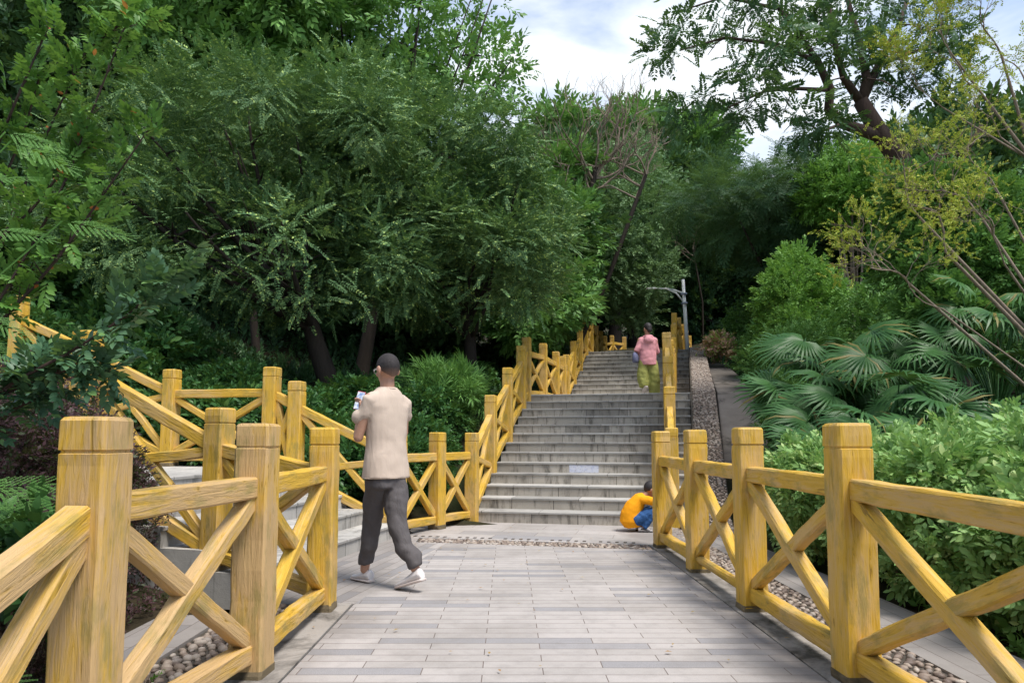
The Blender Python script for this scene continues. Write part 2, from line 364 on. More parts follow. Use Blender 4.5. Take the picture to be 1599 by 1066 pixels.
X, Y = np.meshgrid(xs, ys); Z = terrain_h(X, Y)
nx, ny = len(xs), len(ys); idx = np.arange(nx*ny).reshape(ny, nx)
q = np.stack([idx[:-1, :-1], idx[:-1, 1:], idx[1:, 1:], idx[1:, :-1]], -1).reshape(-1, 4)
T = np.concatenate([q[:, [0, 1, 2]], q[:, [0, 2, 3]]])
tag(np_mesh('terrain', np.stack([X, Y, Z], -1).reshape(-1, 3), T, M['soil'], smooth=True), kind='structure')

# ------------------------------------------------------------------ paved surfaces
def sheet(name, pts, z, th, m, kind='structure'):
    n = len(pts); V = [(x, y, z) for x, y in pts] + [(x, y, z-th) for x, y in pts]
    F = [tuple(range(n))] + [tuple(range(2*n-1, n-1, -1))] + [(i, i+n, (i+1) % n+n, (i+1) % n) for i in range(n)]
    o = mesh(name, V, F, m); tag(o, kind=kind); return o
# the cross strip of cobbles runs from (-1.0,8.03) to (1.57,7.39)
def cross(s, x):   # line parallel to the first riser, s metres in front of it
    p = stair_pt(-s, 0); return (x, p.y - math.tan(AL)*(x-p.x))
main_edge = [cross(1.90, -0.66), cross(1.90, 1.48)]
sheet('paved_path', [(-1.05, 2.3), (1.48, 2.3), main_edge[1], main_edge[0], (-1.04, 4.9)], 0.0, 0.12, M['path'])
sheet('paved_path_turn', [(-1.035, 4.9), (-0.655, cross(1.90, -0.66)[1]), cross(1.90, -1.0), cross(1.0, -1.0), (-1.28, 8.15), (-1.93, 5.15), (-1.75, 4.9)], -0.001, 0.12, M['path_turn'])
sheet('cobble_crossing', [cross(1.90, -0.995), cross(1.90, 1.48), cross(1.58, 1.48), cross(1.58, -0.995)], -0.012, 0.1, M['mortar'])
sheet('upper_paving', [cross(1.58, -0.995), cross(1.58, 1.74), cross(1.3, 1.9), cross(0.0, 2.6), cross(-0.05, -0.9), cross(0.5, -1.2), cross(1.0, -1.2)], 0.0, 0.12, M['slabs_far'])
sheet('kerb_strip', [(1.484, 2.3), (1.79, 2.3), (1.79, 7.55), cross(1.585, 1.484)], 0.006, 0.13, M['conc'])
sheet('kerb_strip', [(-1.40, 2.3), (-1.054, 2.3), (-1.054, 4.9), (-1.40, 4.895)], 0.006, 0.13, M['conc'])
sheet('gravel_bed', [(1.794, 2.3), (2.12, 2.3), (2.12, 9.2), (1.794, 9.2)], -0.015, 0.1, M['mortar'])
sheet('garden_path', [(2.124, 2.3), (2.62, 2.3), (2.62, 9.3), (2.124, 9.2)], 0.0, 0.1, M['garden'])
sheet('gravel_bed', [(-1.78, 2.3), (-1.404, 2.3), (-1.404, 4.895), (-1.78, 5.0)], -0.015, 0.1, M['mortar'])
sheet('garden_path', [(-2.2, 2.3), (-1.784, 2.3), (-1.784, 4.6), (-2.2, 4.6)], 0.0, 0.1, M['garden'])
# steps going down towards the viewer
for k in range(3):
    b = MB(); b.box(-1.40, 1.79, 2.3-0.36*(k+1), 2.3-0.36*k-0.002, -0.6-0.16*k, -0.155*(k+1)); tag(b.build('lower_steps', M['step']), kind='structure')
sheet('lower_ground', [(-3, -8), (3, -8), (3, 1.2), (-3, 1.2)], -0.62, 0.1, M['slab'])
# drain slots beside the cobbles
db = MB()
for i in range(30):
    if i % 6 == 5: continue
    p = stair_pt(-1.50, -0.30+i*0.088); t = Vector((math.sin(AL), math.cos(AL), 0)); wv = Vector((math.cos(AL), -math.sin(AL), 0))
    a = p; V = [a, a+wv*0.035, a+wv*0.035+t*0.06, a+t*0.06]; V = [(v.x, v.y, 0.004) for v in V]+[(v.x, v.y, -0.01) for v in V]
    db.add(V, [(0,1,2,3),(7,6,5,4),(0,4,5,1),(1,5,6,2),(2,6,7,3),(3,7,4,0)])
tag(db.build('drain_slots', M['mortar']), kind='structure')

# pebbles
def oct_sphere():
    V = [(1,0,0),(-1,0,0),(0,1,0),(0,-1,0),(0,0,1),(0,0,-1)]; F = [(0,2,4),(2,1,4),(1,3,4),(3,0,4),(2,0,5),(1,2,5),(3,1,5),(0,3,5)]
    V = [Vector(v) for v in V]; F2 = []; cache = {}
    def mid(a, b):
        k = (min(a, b), max(a, b))
        if k not in cache: V.append(((V[a]+V[b])/2).normalized()); cache[k] = len(V)-1
        return cache[k]
    for a, b, c in F:
        ab, bc, ca = mid(a, b), mid(b, c), mid(c, a); F2 += [(a, ab, ca), (ab, b, bc), (ca, bc, c), (ab, bc, ca)]
    return np.array([tuple(v) for v in V]), np.array(F2)
OS = oct_sphere()
def pebbles(name, quad, size, m, seed=1, bury=0.3, z=None, kind='stuff'):
    """quad: four corner Vectors; pebbles sit on the plane in a jittered grid"""
    r = np.random.RandomState(seed); A, B, Cc, D = [np.array(v, float) for v in quad]
    lu = np.linalg.norm(B-A); lv = np.linalg.norm(D-A); nu = max(1, int(lu/size)); nv = max(1, int(lv/(size*0.78)))
    u, v = np.meshgrid((np.arange(nu)+0.5)/nu, (np.arange(nv)+0.5)/nv); u = u + (np.arange(nv) % 2)[:, None]*0.5/nu
    u = np.clip(u + r.uniform(-.22, .22, u.shape)/nu, 0.01, 0.99).ravel(); v = np.clip(v + r.uniform(-.22, .22, v.shape)/nv, 0.01, 0.99).ravel()
    P = ((A+(B-A)*u[:, None])*(1-v[:, None]) + (D+(Cc-D)*u[:, None])*v[:, None])
    n = len(P); nrm = np.cross(B-A, D-A); nrm /= np.linalg.norm(nrm); e1 = (B-A)/lu; e2 = np.cross(nrm, e1)
    a = r.uniform(0, math.pi, n); gs = r.uniform(.7, 1.2, n); sx = size*gs*r.uniform(.40, .62, n); sy = size*gs*r.uniform(.28, .42, n); sz = size*gs*r.uniform(.22, .36, n)
    d1 = e1*np.cos(a)[:, None]+e2*np.sin(a)[:, None]; d2 = -e1*np.sin(a)[:, None]+e2*np.cos(a)[:, None]
    tv, tf = OS
    V = P[:, None]+ (tv[None, :, 0, None]*sx[:, None, None])*d1[:, None]+(tv[None, :, 1, None]*sy[:, None, None])*d2[:, None]+(tv[None, :, 2, None]*sz[:, None, None]+(0.5-bury)*0.3*size)*nrm
    F = tf[None]+(np.arange(n)*len(tv))[:, None, None]
    o = np_mesh(name, V.reshape(-1, 3), F.reshape(-1, 3), m, smooth=True); tag(o, kind=kind); return o
def v3(p, z): return (p[0], p[1], z)
pebbles('pebbles', [(1.80, 2.35, -.012), (2.11, 2.35, -.012), (2.11, 9.1, -.012), (1.80, 9.1, -.012)], 0.052, M['pebble'], 1)
pebbles('pebbles', [(-1.77, 2.35, -.012), (-1.41, 2.35, -.012), (-1.41, 4.85, -.012), (-1.77, 4.95, -.012)], 0.06, M['pebble'], 2)
pebbles('pebbles', [v3(cross(1.89, -0.98), -.010), v3(cross(1.89, 1.47), -.010), v3(cross(1.60, 1.47), -.010), v3(cross(1.60, -0.98), -.010)], 0.055, M['pebble'], 3)

# ------------------------------------------------------------------ staircases
def step_mesh(w, depth, h, tread_th=0.03, over=0.014, seed=0):
    r = random.Random(seed); n = max(4, int(w/0.25)); V = []; F = []
    prof = [(0, 0), (0, h-tread_th), (-over, h-tread_th+0.002), (-over-0.002, h-0.006), (-over+0.005, h), (depth, h), (depth, 0)]
    for i in range(n+1):
        x = w*i/n; j = r.uniform(-.003, .003); k = r.uniform(-.003, .003)
        for q_, (y, z) in enumerate(prof):
            V.append((x, y+(j if 2 <= q_ <= 4 else 0), z+(k if 3 <= q_ <= 4 else 0)))
    m_ = len(prof)
    for i in range(n):
        for k in range(m_): a = i*m_+k; b = i*m_+(k+1) % m_; F.append((a, a+m_, b+m_, b))
    F.append(tuple(range(m_))); F.append(tuple(n*m_+k for k in range(m_-1, -1, -1)))
    return V, F
st = thing('stone_staircase', 'wide weathered granite staircase climbing in two flights between the yellow railings', 'staircase', stair_pt(0, 0), -AL)
for n in range(1, 26):
    s = (n-1)*TREAD if n <= 13 else 12*TREAD+LAND1+(n-14)*TREAD
    dep = TREAD if n not in (13, 25) else (LAND1 if n == 13 else 9.0)
    z0 = RISE*(n-1)-0.3
    V, F = step_mesh(latr(s)-0.012+(0.02 if n == 13 else 0), dep, RISE*n-z0, seed=n)
    o = mesh('step', V, F, M['step'], st); o.location = (swing(s), s, z0)
    me = o.data; me.materials.append(M['tread'])
    for p in me.polygons:
        if p.normal.z > 0.7 or (abs(p.normal.y) > 0.5 and p.center.z > (RISE*n-z0-0.03) and p.center.y < 0.0): p.material_index = 1
    me.polygons.foreach_set('use_smooth', [False]*len(me.polygons))
# faded notice painted on the fifth riser
def noticef(t, o):
    v = coords(t); n = noise(t, coords(t, (14, 1, 22)), 1.3, 2, 0.5); e = noise(t, v, 40, 3)
    c = mixc(t, math_(t, 'MULTIPLY', ramp(t, n, [(0.5, 0.0), (0.62, 1.0)]), 0.45), (0.60, 0.61, 0.68), (0.38, 0.42, 0.60))
    c = mixc(t, math_(t, 'MULTIPLY', ramp(t, e, [(0.56, 0.0), (0.66, 1.0)]), 0.7), c, (0.40, 0.38, 0.37)); finish(t, o, c, 0.7)
nb = MB(); nb.box(0, 0.44, -0.004, 0.0, 0.0, 0.112)
no = nb.build('step_notice', mat('faded_notice', noticef)); p = stair_pt(4*TREAD-0.0015, 1.13, 4*RISE+0.004); no.location = p; no.rotation_euler = (0, 0, -AL)
tag(no, 'faded white and blue notice stuck to a grey stair riser', 'notice')
# cobbled ramp beside the stairs
zr = [(-0.9, -0.02), (0, 0.12), (12*TREAD, 13*RISE+0.02), (12*TREAD+1.4, 13*RISE+0.33),  (23*TREAD+LAND1, 25*RISE+0.05), (26*TREAD+LAND1+4, 25*RISE+0.05)]
rb = MB()
for (s0, z0), (s1, z1) in zip(zr[:-1], zr[1:]):
    a0, a1, b0, b1 = [stair_pt(s, l, z) for s, l, z in ((s0, latr(s0), z0), (s0, latr(s0)+.44, z0), (s1, latr(s1), z1), (s1, latr(s1)+.44, z1))]
    V = [a0, a1, b1, b0]; V += [v-Vector((0, 0, 1.6)) for v in V]
    rb.add(V, [(0,1,2,3),(7,6,5,4),(0,4,5,1),(1,5,6,2),(2,6,7,3),(3,7,4,0)])
    quad = [a0+Vector((0.02, 0, 0.004)), a1+Vector((-0.02, 0, 0.004)), b1+Vector((-0.02, 0, 0.004)), b0+Vector((0.02, 0, 0.004))]
    pebbles('ramp_pebbles', quad, 0.05, M['pebble'], int(s0*10)+50)
tag(rb.build('cobble_ramp', M['mortar']), kind='structure')
# concrete slopes beside the ramp
def slope_slab(s0, z0, s1, z1, l0, l1, label, dz=0.0):
    b = MB(); n = 8; V = []
    for i in range(n+1):
        f = i/n; s = s0+(s1-s0)*f; z = z0+(z1-z0)*f+0.012*math.sin(i*2.3)
        for l, zz in ((latr(s)+l0, z), (latr(s)+l1+0.03*math.sin(i*1.7)+(0.16*(1-f)), z-0.02), (latr(s)+l1+0.19*(1-f)+.03, z-1.8), (latr(s)+l0, z-1.8)): V.append(stair_pt(s, l, zz+dz))
    F = []
    for i in range(n):
        for k in range(4): F.append((i*4+k, i*4+(k+1) % 4, (i+1)*4+(k+1) % 4, (i+1)*4+k))
    F += [(3, 2, 1, 0), tuple(n*4+k for k in range(4))]
    b.add(V, F); o = b.build('retaining_slope', M['wallconc']); bv = o.modifiers.new('bevel', 'BEVEL'); bv.width = 0.025; bv.segments = 2
    tag(o, label, 'retaining wall'); return o
slope_slab(1.2, 0.30, 12.1*TREAD, 13*RISE-0.02, 0.465, 1.08, 'broad dark stained concrete slope at the foot of the cobbled ramp')
slope_slab(12.1*TREAD+0.01, 13*RISE-0.03, 12*TREAD+LAND1+8*TREAD, 21.5*RISE, 0.475, 1.0, 'paler narrow concrete slope higher up beside the cobbled ramp')

# side staircase
ss = thing('side_staircase', 'pale stone side stairs rising left from the path to a small landing', 'staircase', side_pt(0, 0), R(90)-AL)
W2 = 3.15
sr = 0.155; stt = 0.33
for n in range(1, 13):
    d = (n-1)*stt if n <= 5 else 3.05+(n-6)*stt
    dep = stt if n not in (5, 12) else (3.05-4*stt if n == 5 else 2.0)
    z0 = max(-0.1, sr*(n-1)-0.4)
    V, F = step_mesh(W2, dep, sr*n-z0, seed=40+n)
    o = mesh('step', V, F, M['sidestep'], ss); o.location = (0, d, z0)

# ------------------------------------------------------------------ railings
def beam_mesh(name, rings, ch=0.009, wob=0.003, seed=0, round_=False):
    """rings: (x, half width y, half height z); a hand-cast bar along local X"""
    r = random.Random(seed); V = []; F = []; n = len(rings); S = 8 if not round_ else 12
    for i, (x, a, b) in enumerate(rings):
        if round_:
            for k in range(S): an = 2*math.pi*(k+.5)/S; V.append((x, a*math.cos(an), b*math.sin(an)))
            continue
        prof = [(a, -b+ch), (a, b-ch), (a-ch, b), (-a+ch, b), (-a, b-ch), (-a, -b+ch), (-a+ch, -b), (a-ch, -b)]
        oy, oz = r.uniform(-wob, wob), r.uniform(-wob, wob)
        for y, z in prof: V.append((x, y+oy+r.uniform(-wob, wob)*.45, z+oz+r.uniform(-wob, wob)*.45))
    for i in range(n-1):
        for k in range(S): F.append((i*S+k, i*S+(k+1) % S, (i+1)*S+(k+1) % S, (i+1)*S+k))
    F.append(tuple(range(S-1, -1, -1))); F.append(tuple((n-1)*S+k for k in range(S)))
    me = bpy.data.meshes.new(name); me.from_pydata(V, [], F); me.update(); return me
PH, PW = 1.19, 0.0825
def post_rings(h=PH, low=-0.12, w=PW):
    xs_ = [low, 0, .1, .22, .36, .5, .64, .78, .92, 1.03, h-.122]
    return [(x, w, w) for x in xs_] + [(h-.119, w-.006, w-.006), (h-.111, w-.006, w-.006), (h-.108, w, w), (h-.06, w, w), (h-.014, w-.001, w-.001), (h-.003, w-.008, w-.008), (h, w-.02, w-.02)]
seedc = [100]
def place(o, root, p, d, up=Vector((0, 0, 1))):
    d = Vector(d).normalized(); y = up.cross(d)
    if y.length < 1e-4: y = Vector((0, 1, 0))
    y.normalize(); z = d.cross(y)
    o.parent = root; o.location = Vector(p)-root.location
    o.rotation_mode = 'QUATERNION'; o.rotation_quaternion = Matrix((d, y, z)).transposed().to_quaternion()
def add_beam(name, root, a, b, hw, hh, m, seg=None, wob=0.003, ends=(0, 0), round_=False):
    a = Vector(a); b = Vector(b); Ln = (b-a).length; seedc[0] += 1
    n = seg or max(3, int(Ln/0.12)); rings = [(-ends[0]+(Ln+ends[0]+ends[1])*i/n, hw, hh) for i in range(n+1)]
    me = beam_mesh(name, rings, 0.009, wob, seedc[0], round_)
    o = bpy.data.objects.new(name, me); C.objects.link(o); me.materials.append(m); place(o, root, a, b-a); return o
def railing(name, label, pts, m, post_dir=None, foot=True, group=None, skip=(), post_skip=(), pipe=(), mats=None, tall={}):
    pts = [Vector(p) for p in pts]
    root = thing(name, label, 'railing', pts[0], group=group)
    for i, p in enumerate(pts):
        d = pts[min(i+1, len(pts)-1)]-pts[max(i-1, 0)]; d.z = 0; d.normalize()
        if post_dir is not None: d = post_dir
        mm = mats[i] if mats else m
        if i in post_skip: continue
        seedc[0] += 1
        me = beam_mesh('post', post_rings(PH+tall.get(i, 0)), 0.011, 0.0022, seedc[0]); o = bpy.data.objects.new('post', me); C.objects.link(o); me.materials.append(mm)
        place(o, root, p, (0, 0, 1), d)
        if foot:
            fr = [(-0.12, PW+.003, PW+.003), (0.0, PW+.004, PW+.004), (0.02+0.02*rnd.random(), PW+.003, PW+.003), (0.035+0.025*rnd.random(), PW+.0015, PW+.0015)]
            me = beam_mesh('foot', fr, 0.012, 0.004, seedc[0]+5000); f = bpy.data.objects.new('foot', me); C.objects.link(f); me.materials.append(M['grime']); f.parent = o
    for i in range(len(pts)-1):
        if i in skip: continue
        a, b = pts[i], pts[i+1]; mm = mats[i] if mats else m
        h = Vector((b.x-a.x, b.y-a.y, 0)); ln = h.length; h.normalize(); sl = (b.z-a.z)/ln
        def pt(t, z): return a + h*t + Vector((0, 0, z+sl*t))
        e = PW-0.012
        add_beam('top_rail', root, pt(e, .884), pt(ln-e, .884), .044, .050, mm)
        if i in pipe: add_beam('pipe_rail', root, pt(e, .115), pt(ln-e, .115), .036, .036, M['rail'], round_=True)
        else: add_beam('bottom_rail', root, pt(e, .115), pt(ln-e, .115), .044, .046, mm)
        add_beam('brace', root, pt(e, .825), pt(ln-e, .17), .036, .040, mm, wob=0.0025)
        add_beam('brace', root, pt(e, .17), pt(ln-e, .825), .0335, .0375, mm, wob=0.0025)
    return root
tdir = Vector((math.sin(AL), math.cos(AL), 0))
rm = [M['rail'], M['rail'], M['rail'], M['rail_mid'], M['rail_mid'], M['rail_mid']]
railing('timber_railing', 'long yellow crossed railing along the right edge of the paved path', [(1.59, 7.36, 0), (1.60, 6.05, 0), (1.60, 4.73, 0), (1.61, 3.36, 0), (1.68, 1.98, -0.03), (1.70, 0.9, -0.4)], M['rail'], pipe=(1,), mats=rm)
railing('timber_railing', 'worn brownish yellow railing in the left foreground beside the path', [(-1.22, 4.72, 0), (-1.22, 3.46, 0), (-1.37, 2.36, 0), (-1.385, 1.2, -0.44)], M['rail_worn'], mats=[M['rail_mid'], M['rail_worn'], M['rail_worn'], M['rail_worn']])
# near side of the side stairs
B_ = side_pt(0.27, 0.10, 0.155); C_ = side_pt(1.48, 0.10, 0.775); D_ = side_pt(2.95, 0.10, 0.775); E_ = side_pt(4.2, 0.10, 1.36); F_ = side_pt(5.4, 0.10, 1.86)
railing('timber_railing', 'mossy yellow railing climbing the near side of the side stairs', [(-1.25, 4.76, 0), B_, C_, D_, E_, F_], M['rail_mid'], post_skip=(0,))
# far side of the side stairs and back to the main stairs
q0 = side_pt(0.0, 3.10, 0.0); q1 = side_pt(1.25, 3.0, 0.60); q2 = side_pt(1.58, 3.0, 0.775); q3 = side_pt(2.95, 3.0, 0.775); q4 = side_pt(4.1, 3.0, 1.30); q5 = side_pt(5.3, 3.0, 1.80)
railing('timber_railing', 'bright yellow railing up the far side of the side stairs and round its landing', [(q0.x, q0.y, 0), q1, q2, q3, q4, q5], M['rail'])
railing('timber_railing', 'short level railing of two crossed panels between the two staircases', [(q0.x, q0.y, 0), (-0.88, 8.87, 0), (-0.50, 9.53, 0)], M['rail'], foot=True, post_skip=(0, 2))
def stp(s, l, n): p = stair_pt(s, l); return (p.x, p.y, n)
S2 = 12*TREAD+LAND1
zs = lambda s: RISE*min(13, max(0, 1+s/TREAD-0.45)) if s < 12*TREAD+0.3 else (13*RISE if s < S2-0.2 else RISE*min(25, 13.5+(s-S2)/TREAD))
lf = [(-0.06, 0), (1.12, None), (2.33, None), (3.52, None), (4.05, None), (5.6, None), (7.1, None), (8.05, None), (S2+0.05, None), (S2+1.2, None), (S2+2.4, None), (S2+3.55, None)]
LL = [stp(s, -0.03 if i else 0.0, 0 if i == 0 else zs(s)) for i, (s, _) in enumerate(lf)]
railing('timber_railing', 'yellow crossed railing up the left side of the main staircase', LL, M['rail'], post_dir=tdir, foot=False)
top = [stp(S2+3.75, -0.03, 3.75)] + [stp(S2+3.55+1.3*k, -0.03+0.0*k, 3.75-0.0*k) for k in range(1, 5)]
railing('timber_railing', 'far yellow railing bending along the upper landing at the top left of the stairs', top + [(top[-1][0]+0.45, top[-1][1]+1.2, 3.95), (top[-1][0]+1.0, top[-1][1]+1.6, 3.95)], M['rail'], post_dir=tdir, foot=False, post_skip=(0,))
rf = [0.0, 1.36, 2.72, 4.08, 5.6, 7.1, S2-0.05, S2+1.25, S2+2.5, S2+3.7]
RR = [stp(s, 2.62, zs(s) if s > 0 else 0.06) for s in rf]
railing('timber_railing', 'yellow crossed railing up the right side of the main staircase beside the cobbled ramp', RR, M['rail'], post_dir=tdir, foot=False)
tr_ = [stp(S2+3.72+1.4*k, 2.62+0.11*k, 3.75) for k in range(0, 5)]
railing('timber_railing', 'farthest yellow railing on the upper landing next to the street lamp', tr_, M['rail'], post_dir=tdir, foot=False, post_skip=(0,))

# ------------------------------------------------------------------ street lamp
lx, ly = (1071-793)/1100*22.2, 22.2; lz = gh(lx, ly)
lamp = thing('street_lamp', 'slim white street lamp with a curved arm behind the top of the stairs', 'street lamp', (lx+0.1, ly, lz))
lamp.rotation_euler = (0, R(-2.2), 0)
LH = EYE+(683-433)/1100*22.2-lz
b = MB(); b.tube([(0, 0, -0.2), (0, 0, LH)], [0.075, 0.05], 10); M['white'] = plain('white_lamp_paint', (0.86, 0.90, 0.94), 0.4); b.build('pole', M['white'], lamp, True)
b = MB(); b.tube([(0, 0, LH-0.75), (-0.25, 0, LH-0.42), (-0.55, 0, LH-0.28), (-0.95, 0, LH-0.24)], [0.028, 0.026, 0.022, 0.02], 8); b.tube([(0, 0, LH-0.45), (-0.3, 0, LH-0.33), (-0.6, 0, LH-0.25)], [0.03, 0.03, 0.02], 8); b.build('arm', M['white'], lamp, True)
b = MB(); b.ell((-1.0, 0, LH-0.25), (0.20, 0.09, 0.035)); b.build('lamp_head', M['white'], lamp, True)
b = MB(); b.tube([(0, 0, LH-0.5), (0, 0, LH-0.44)], [0.1, 0.1], 10); b.tube([(0, 0, LH-0.8), (0, 0, LH-0.74)], [0.1, 0.1], 10); b.build('collar', plain('blue_grey_collar', (0.25, 0.30, 0.42)), lamp, True)

# ------------------------------------------------------------------ people
def fuse(name, mb, vox, m, parent, sm=6, disp=None):
    o = mb.build(name, m, parent, True)
    r = o.modifiers.new('fuse', 'REMESH'); r.mode = 'VOXEL'; r.voxel_size = vox; r.use_smooth_shade = True
    s = o.modifiers.new('soften', 'SMOOTH'); s.factor = 0.5; s.iterations = sm
    if disp:
        tx = bpy.data.textures.new(name+'_folds', 'CLOUDS'); tx.noise_scale = disp[0]; tx.noise_depth = 1
        d = o.modifiers.new('folds', 'DISPLACE'); d.texture = tx; d.strength = disp[1]; d.mid_level = 0.5; d.texture_coords = 'LOCAL'
        s2 = o.modifiers.new('soften_folds', 'SMOOTH'); s2.factor = 0.5; s2.iterations = 2
    return o
def limb(mb, pts, rad, n=10):
    """tapered limb with rounded ends"""
    mb.tube(pts, rad, n); 
    for p, r in ((pts[0], rad[0]), (pts[-1], rad[-1])):
        a = r if isinstance(r, (int, float)) else min(r); mb.ell(p, (a, a, a), seg=10, rings=6)
def torso(mb, rings):
    """rings: (centre, side vector, half width, half depth)"""
    V = []; F = []; S = 20
    for c, sd, a, b in rings:
        c = Vector(c); sd = Vector(sd).normalized(); fw = Vector((0, 0, 1)).cross(sd) if abs(sd.z) < .9 else Vector((0, 1, 0))
        for k in range(S):
            an = 2*math.pi*k/S; cc, s_ = math.cos(an), math.sin(an)
            x = math.copysign(abs(cc)**0.85, cc); y = math.copysign(abs(s_)**0.85, s_)
            V.append(c+sd*a*x+fw*b*y)
    n = len(rings)
    for i in range(n-1):
        for k in range(S): F.append((i*S+k, i*S+(k+1) % S, (i+1)*S+(k+1) % S, (i+1)*S+k))
    F.append(tuple(range(S-1, -1, -1))); F.append(tuple((n-1)*S+k for k in range(S)))
    mb.add(V, F)
def frame(fwd, up=(0, 0, 1)):
    f = Vector(fwd).normalized(); u = Vector(up); s = f.cross(u).normalized(); u = s.cross(f)
    return s, f, u      # right, forward, up
def head(mb, c, fwd, r=0.1, up=(0, 0, 1)):
    s, f, u = frame(fwd, up); c = Vector(c); Q = Matrix((s, f, u)).transposed(); k = r/0.1
    def P(x, y, z): return c + s*x*k + f*y*k + u*z*k
    mb.ell(P(0, -0.008, 0.02), (0.078*k, 0.098*k, 0.098*k), Q, 18, 12)         # skull
    mb.ell(P(0, 0.022, -0.045), (0.060*k, 0.066*k, 0.075*k), Q, 14, 10)        # jaw
    mb.ell(P(0, 0.062, -0.092), (0.024*k, 0.022*k, 0.02*k), Q, 8, 6)           # chin
    mb.tube([P(0, 0.082, 0.022), P(0, 0.102, -0.005), P(0, 0.113, -0.024), P(0, 0.09, -0.036)], [0.009*k, 0.012*k, 0.015*k, 0.010*k], 8)   # nose
    for e in (-1, 1):
        mb.ell(P(e*0.085, -0.012, -0.008), (0.013*k, 0.023*k, 0.034*k), Q, 8, 8)   # ears
        mb.ell(P(e*0.032, 0.084, 0.026), (0.022*k, 0.011*k, 0.008*k), Q, 8, 6)    # brows
        mb.ell(P(e*0.040, 0.062, -0.022), (0.022*k, 0.026*k, 0.022*k), Q, 8, 6)   # cheeks
    mb.ell(P(0, 0.086, -0.058), (0.023*k, 0.013*k, 0.006*k), Q, 8, 6); mb.ell(P(0, 0.084, -0.068), (0.020*k, 0.013*k, 0.006*k), Q, 8, 6)
    return P, Q
def hair_cap(mb, P, Q, k=1.0, thick=1.04, back=-0.045, front=0.055):
    # cap over the skull: keeps the part above a slanted hair line
    V = []; F = []; S = 20; Rg = 9
    for i in range(Rg+1):
        for j in range(S):
            b_ = 2*math.pi*j/S; lim = (math.pi*0.60 if math.sin(b_) < 0.2 else math.pi*0.34) ; 
            lim = math.pi*(0.575 - 0.235*math.sin(b_)) + 0.10*(1-abs(math.cos(b_)))*(math.sin(b_) < 0)
            a = lim*i/Rg; V.append(P(0.083*thick*math.sin(a)*math.cos(b_), -0.010+0.103*thick*math.sin(a)*math.sin(b_), 0.022+0.103*thick*math.cos(a)))
    for i in range(Rg):
        for j in range(S): F.append((i*S+j, (i+1)*S+j, (i+1)*S+(j+1) % S, i*S+(j+1) % S))
    F.append(tuple(Rg*S+j for j in range(S-1, -1, -1)))
    mb.add(V, F)
def hand(mb, wrist, fwd, up, k=1.0, curl=0.6, side=1):
    s, f, u = frame(fwd, up); w = Vector(wrist)
    def P(x, y, z): return w+s*x*k+f*y*k+u*z*k
    mb.tube([P(0, -0.01, 0), P(0, 0.03, 0), P(0, 0.085, 0)], [(0.026*k, 0.018*k), (0.036*k, 0.016*k), (0.040*k, 0.014*k)], 10)
    for i, ln in enumerate((0.070, 0.078, 0.074, 0.058)):
        x = (-0.030+0.020*i)*side; q0 = P(x, 0.080, 0)
        c1 = curl*0.6; c2 = curl*1.5; a1 = ln*0.5; a2 = ln*0.5
        q1 = P(x*1.05, 0.080+a1*math.cos(c1), -a1*math.sin(c1)); q2 = P(x*1.05, 0.080+a1*math.cos(c1)+a2*math.cos(c2), -a1*math.sin(c1)-a2*math.sin(c2))
        mb.tube([q0, q1, q2], [0.0095*k, 0.0088*k, 0.0075*k], 8)
    mb.tube([P(-0.03*side, 0.025, -0.004), P(-0.055*side, 0.055, -0.018), P(-0.052*side, 0.088, -0.030)], [0.013*k, 0.0105*k, 0.009*k], 8)
def shoe(mb, sole, heel, toe, k=1.0, up=(0, 0, 1), w=0.047):
    heel = Vector(heel); toe = Vector(toe); s, f, u = frame(toe-heel, up); Ln = (toe-heel).length
    def ring(t, ww, h0, h1):
        c = heel+f*Ln*t; return c, ww, h0, h1
    prof = [(0.0, .030, .085), (0.06, .038, .10), (0.22, .040, .098), (0.42, .041, .075), (0.62, .047, .056), (0.82, .045, .045), (0.95, .032, .036), (1.0, .014, .028)]
    def loft(m_, pr, z0):
        V = []; F = []; S = 12
        for t, ww, h in pr:
            c = heel+f*Ln*t
            for j in range(S):
                a = 2*math.pi*j/S; z = (math.sin(a)*0.5+0.5); V.append(c+s*ww*k*math.cos(a)*(1-0.25*max(0, math.sin(a)))+u*(z0*k+(h-z0)*k*z))
        for i in range(len(pr)-1):
            for j in range(S): F.append((i*S+j, i*S+(j+1) % S, (i+1)*S+(j+1) % S, (i+1)*S+j))
        F.append(tuple(range(S-1, -1, -1))); F.append(tuple((len(pr)-1)*S+j for j in range(S))); m_.add(V, F)
    loft(mb, prof, 0.012)
    loft(sole, [(t*1.02-0.01, ww+.004, 0.026) for t, ww, h in prof], 0.0)
M['skin'] = plain('skin', (0.45, 0.25, 0.17), 0.5, 0.06); M['skin_tan'] = plain('tanned_skin', (0.36, 0.19, 0.12), 0.5, 0.06)
M['hair'] = plain('black_hair', (0.022, 0.018, 0.018), 0.6, 0.3, 120, 0.6)
def shorthair(t, o):
    c = N(t, 'ShaderNodeTexCoord'); x = N(t, 'ShaderNodeSeparateXYZ'); L(t, c.outputs['Object'], x.inputs[0])
    n = noise(t, coords(t), 220, 3); e = math_(t, 'ADD', x.outputs[2], math_(t, 'MULTIPLY', n, 0.05))
    f = ramp(t, math_(t, 'MULTIPLY', math_(t, 'SUBTRACT', e, 1.575), 7.0), [(0.12, 0.0), (0.75, 1.0)])
    h = mixc(t, n, (0.012, 0.010, 0.010), (0.05, 0.042, 0.042)); finish(t, o, mixc(t, f, (0.30, 0.18, 0.13), h), 0.7, n, 0.8, 0.004, 0.3)
M['hair_short'] = mat('short_black_hair', shorthair)
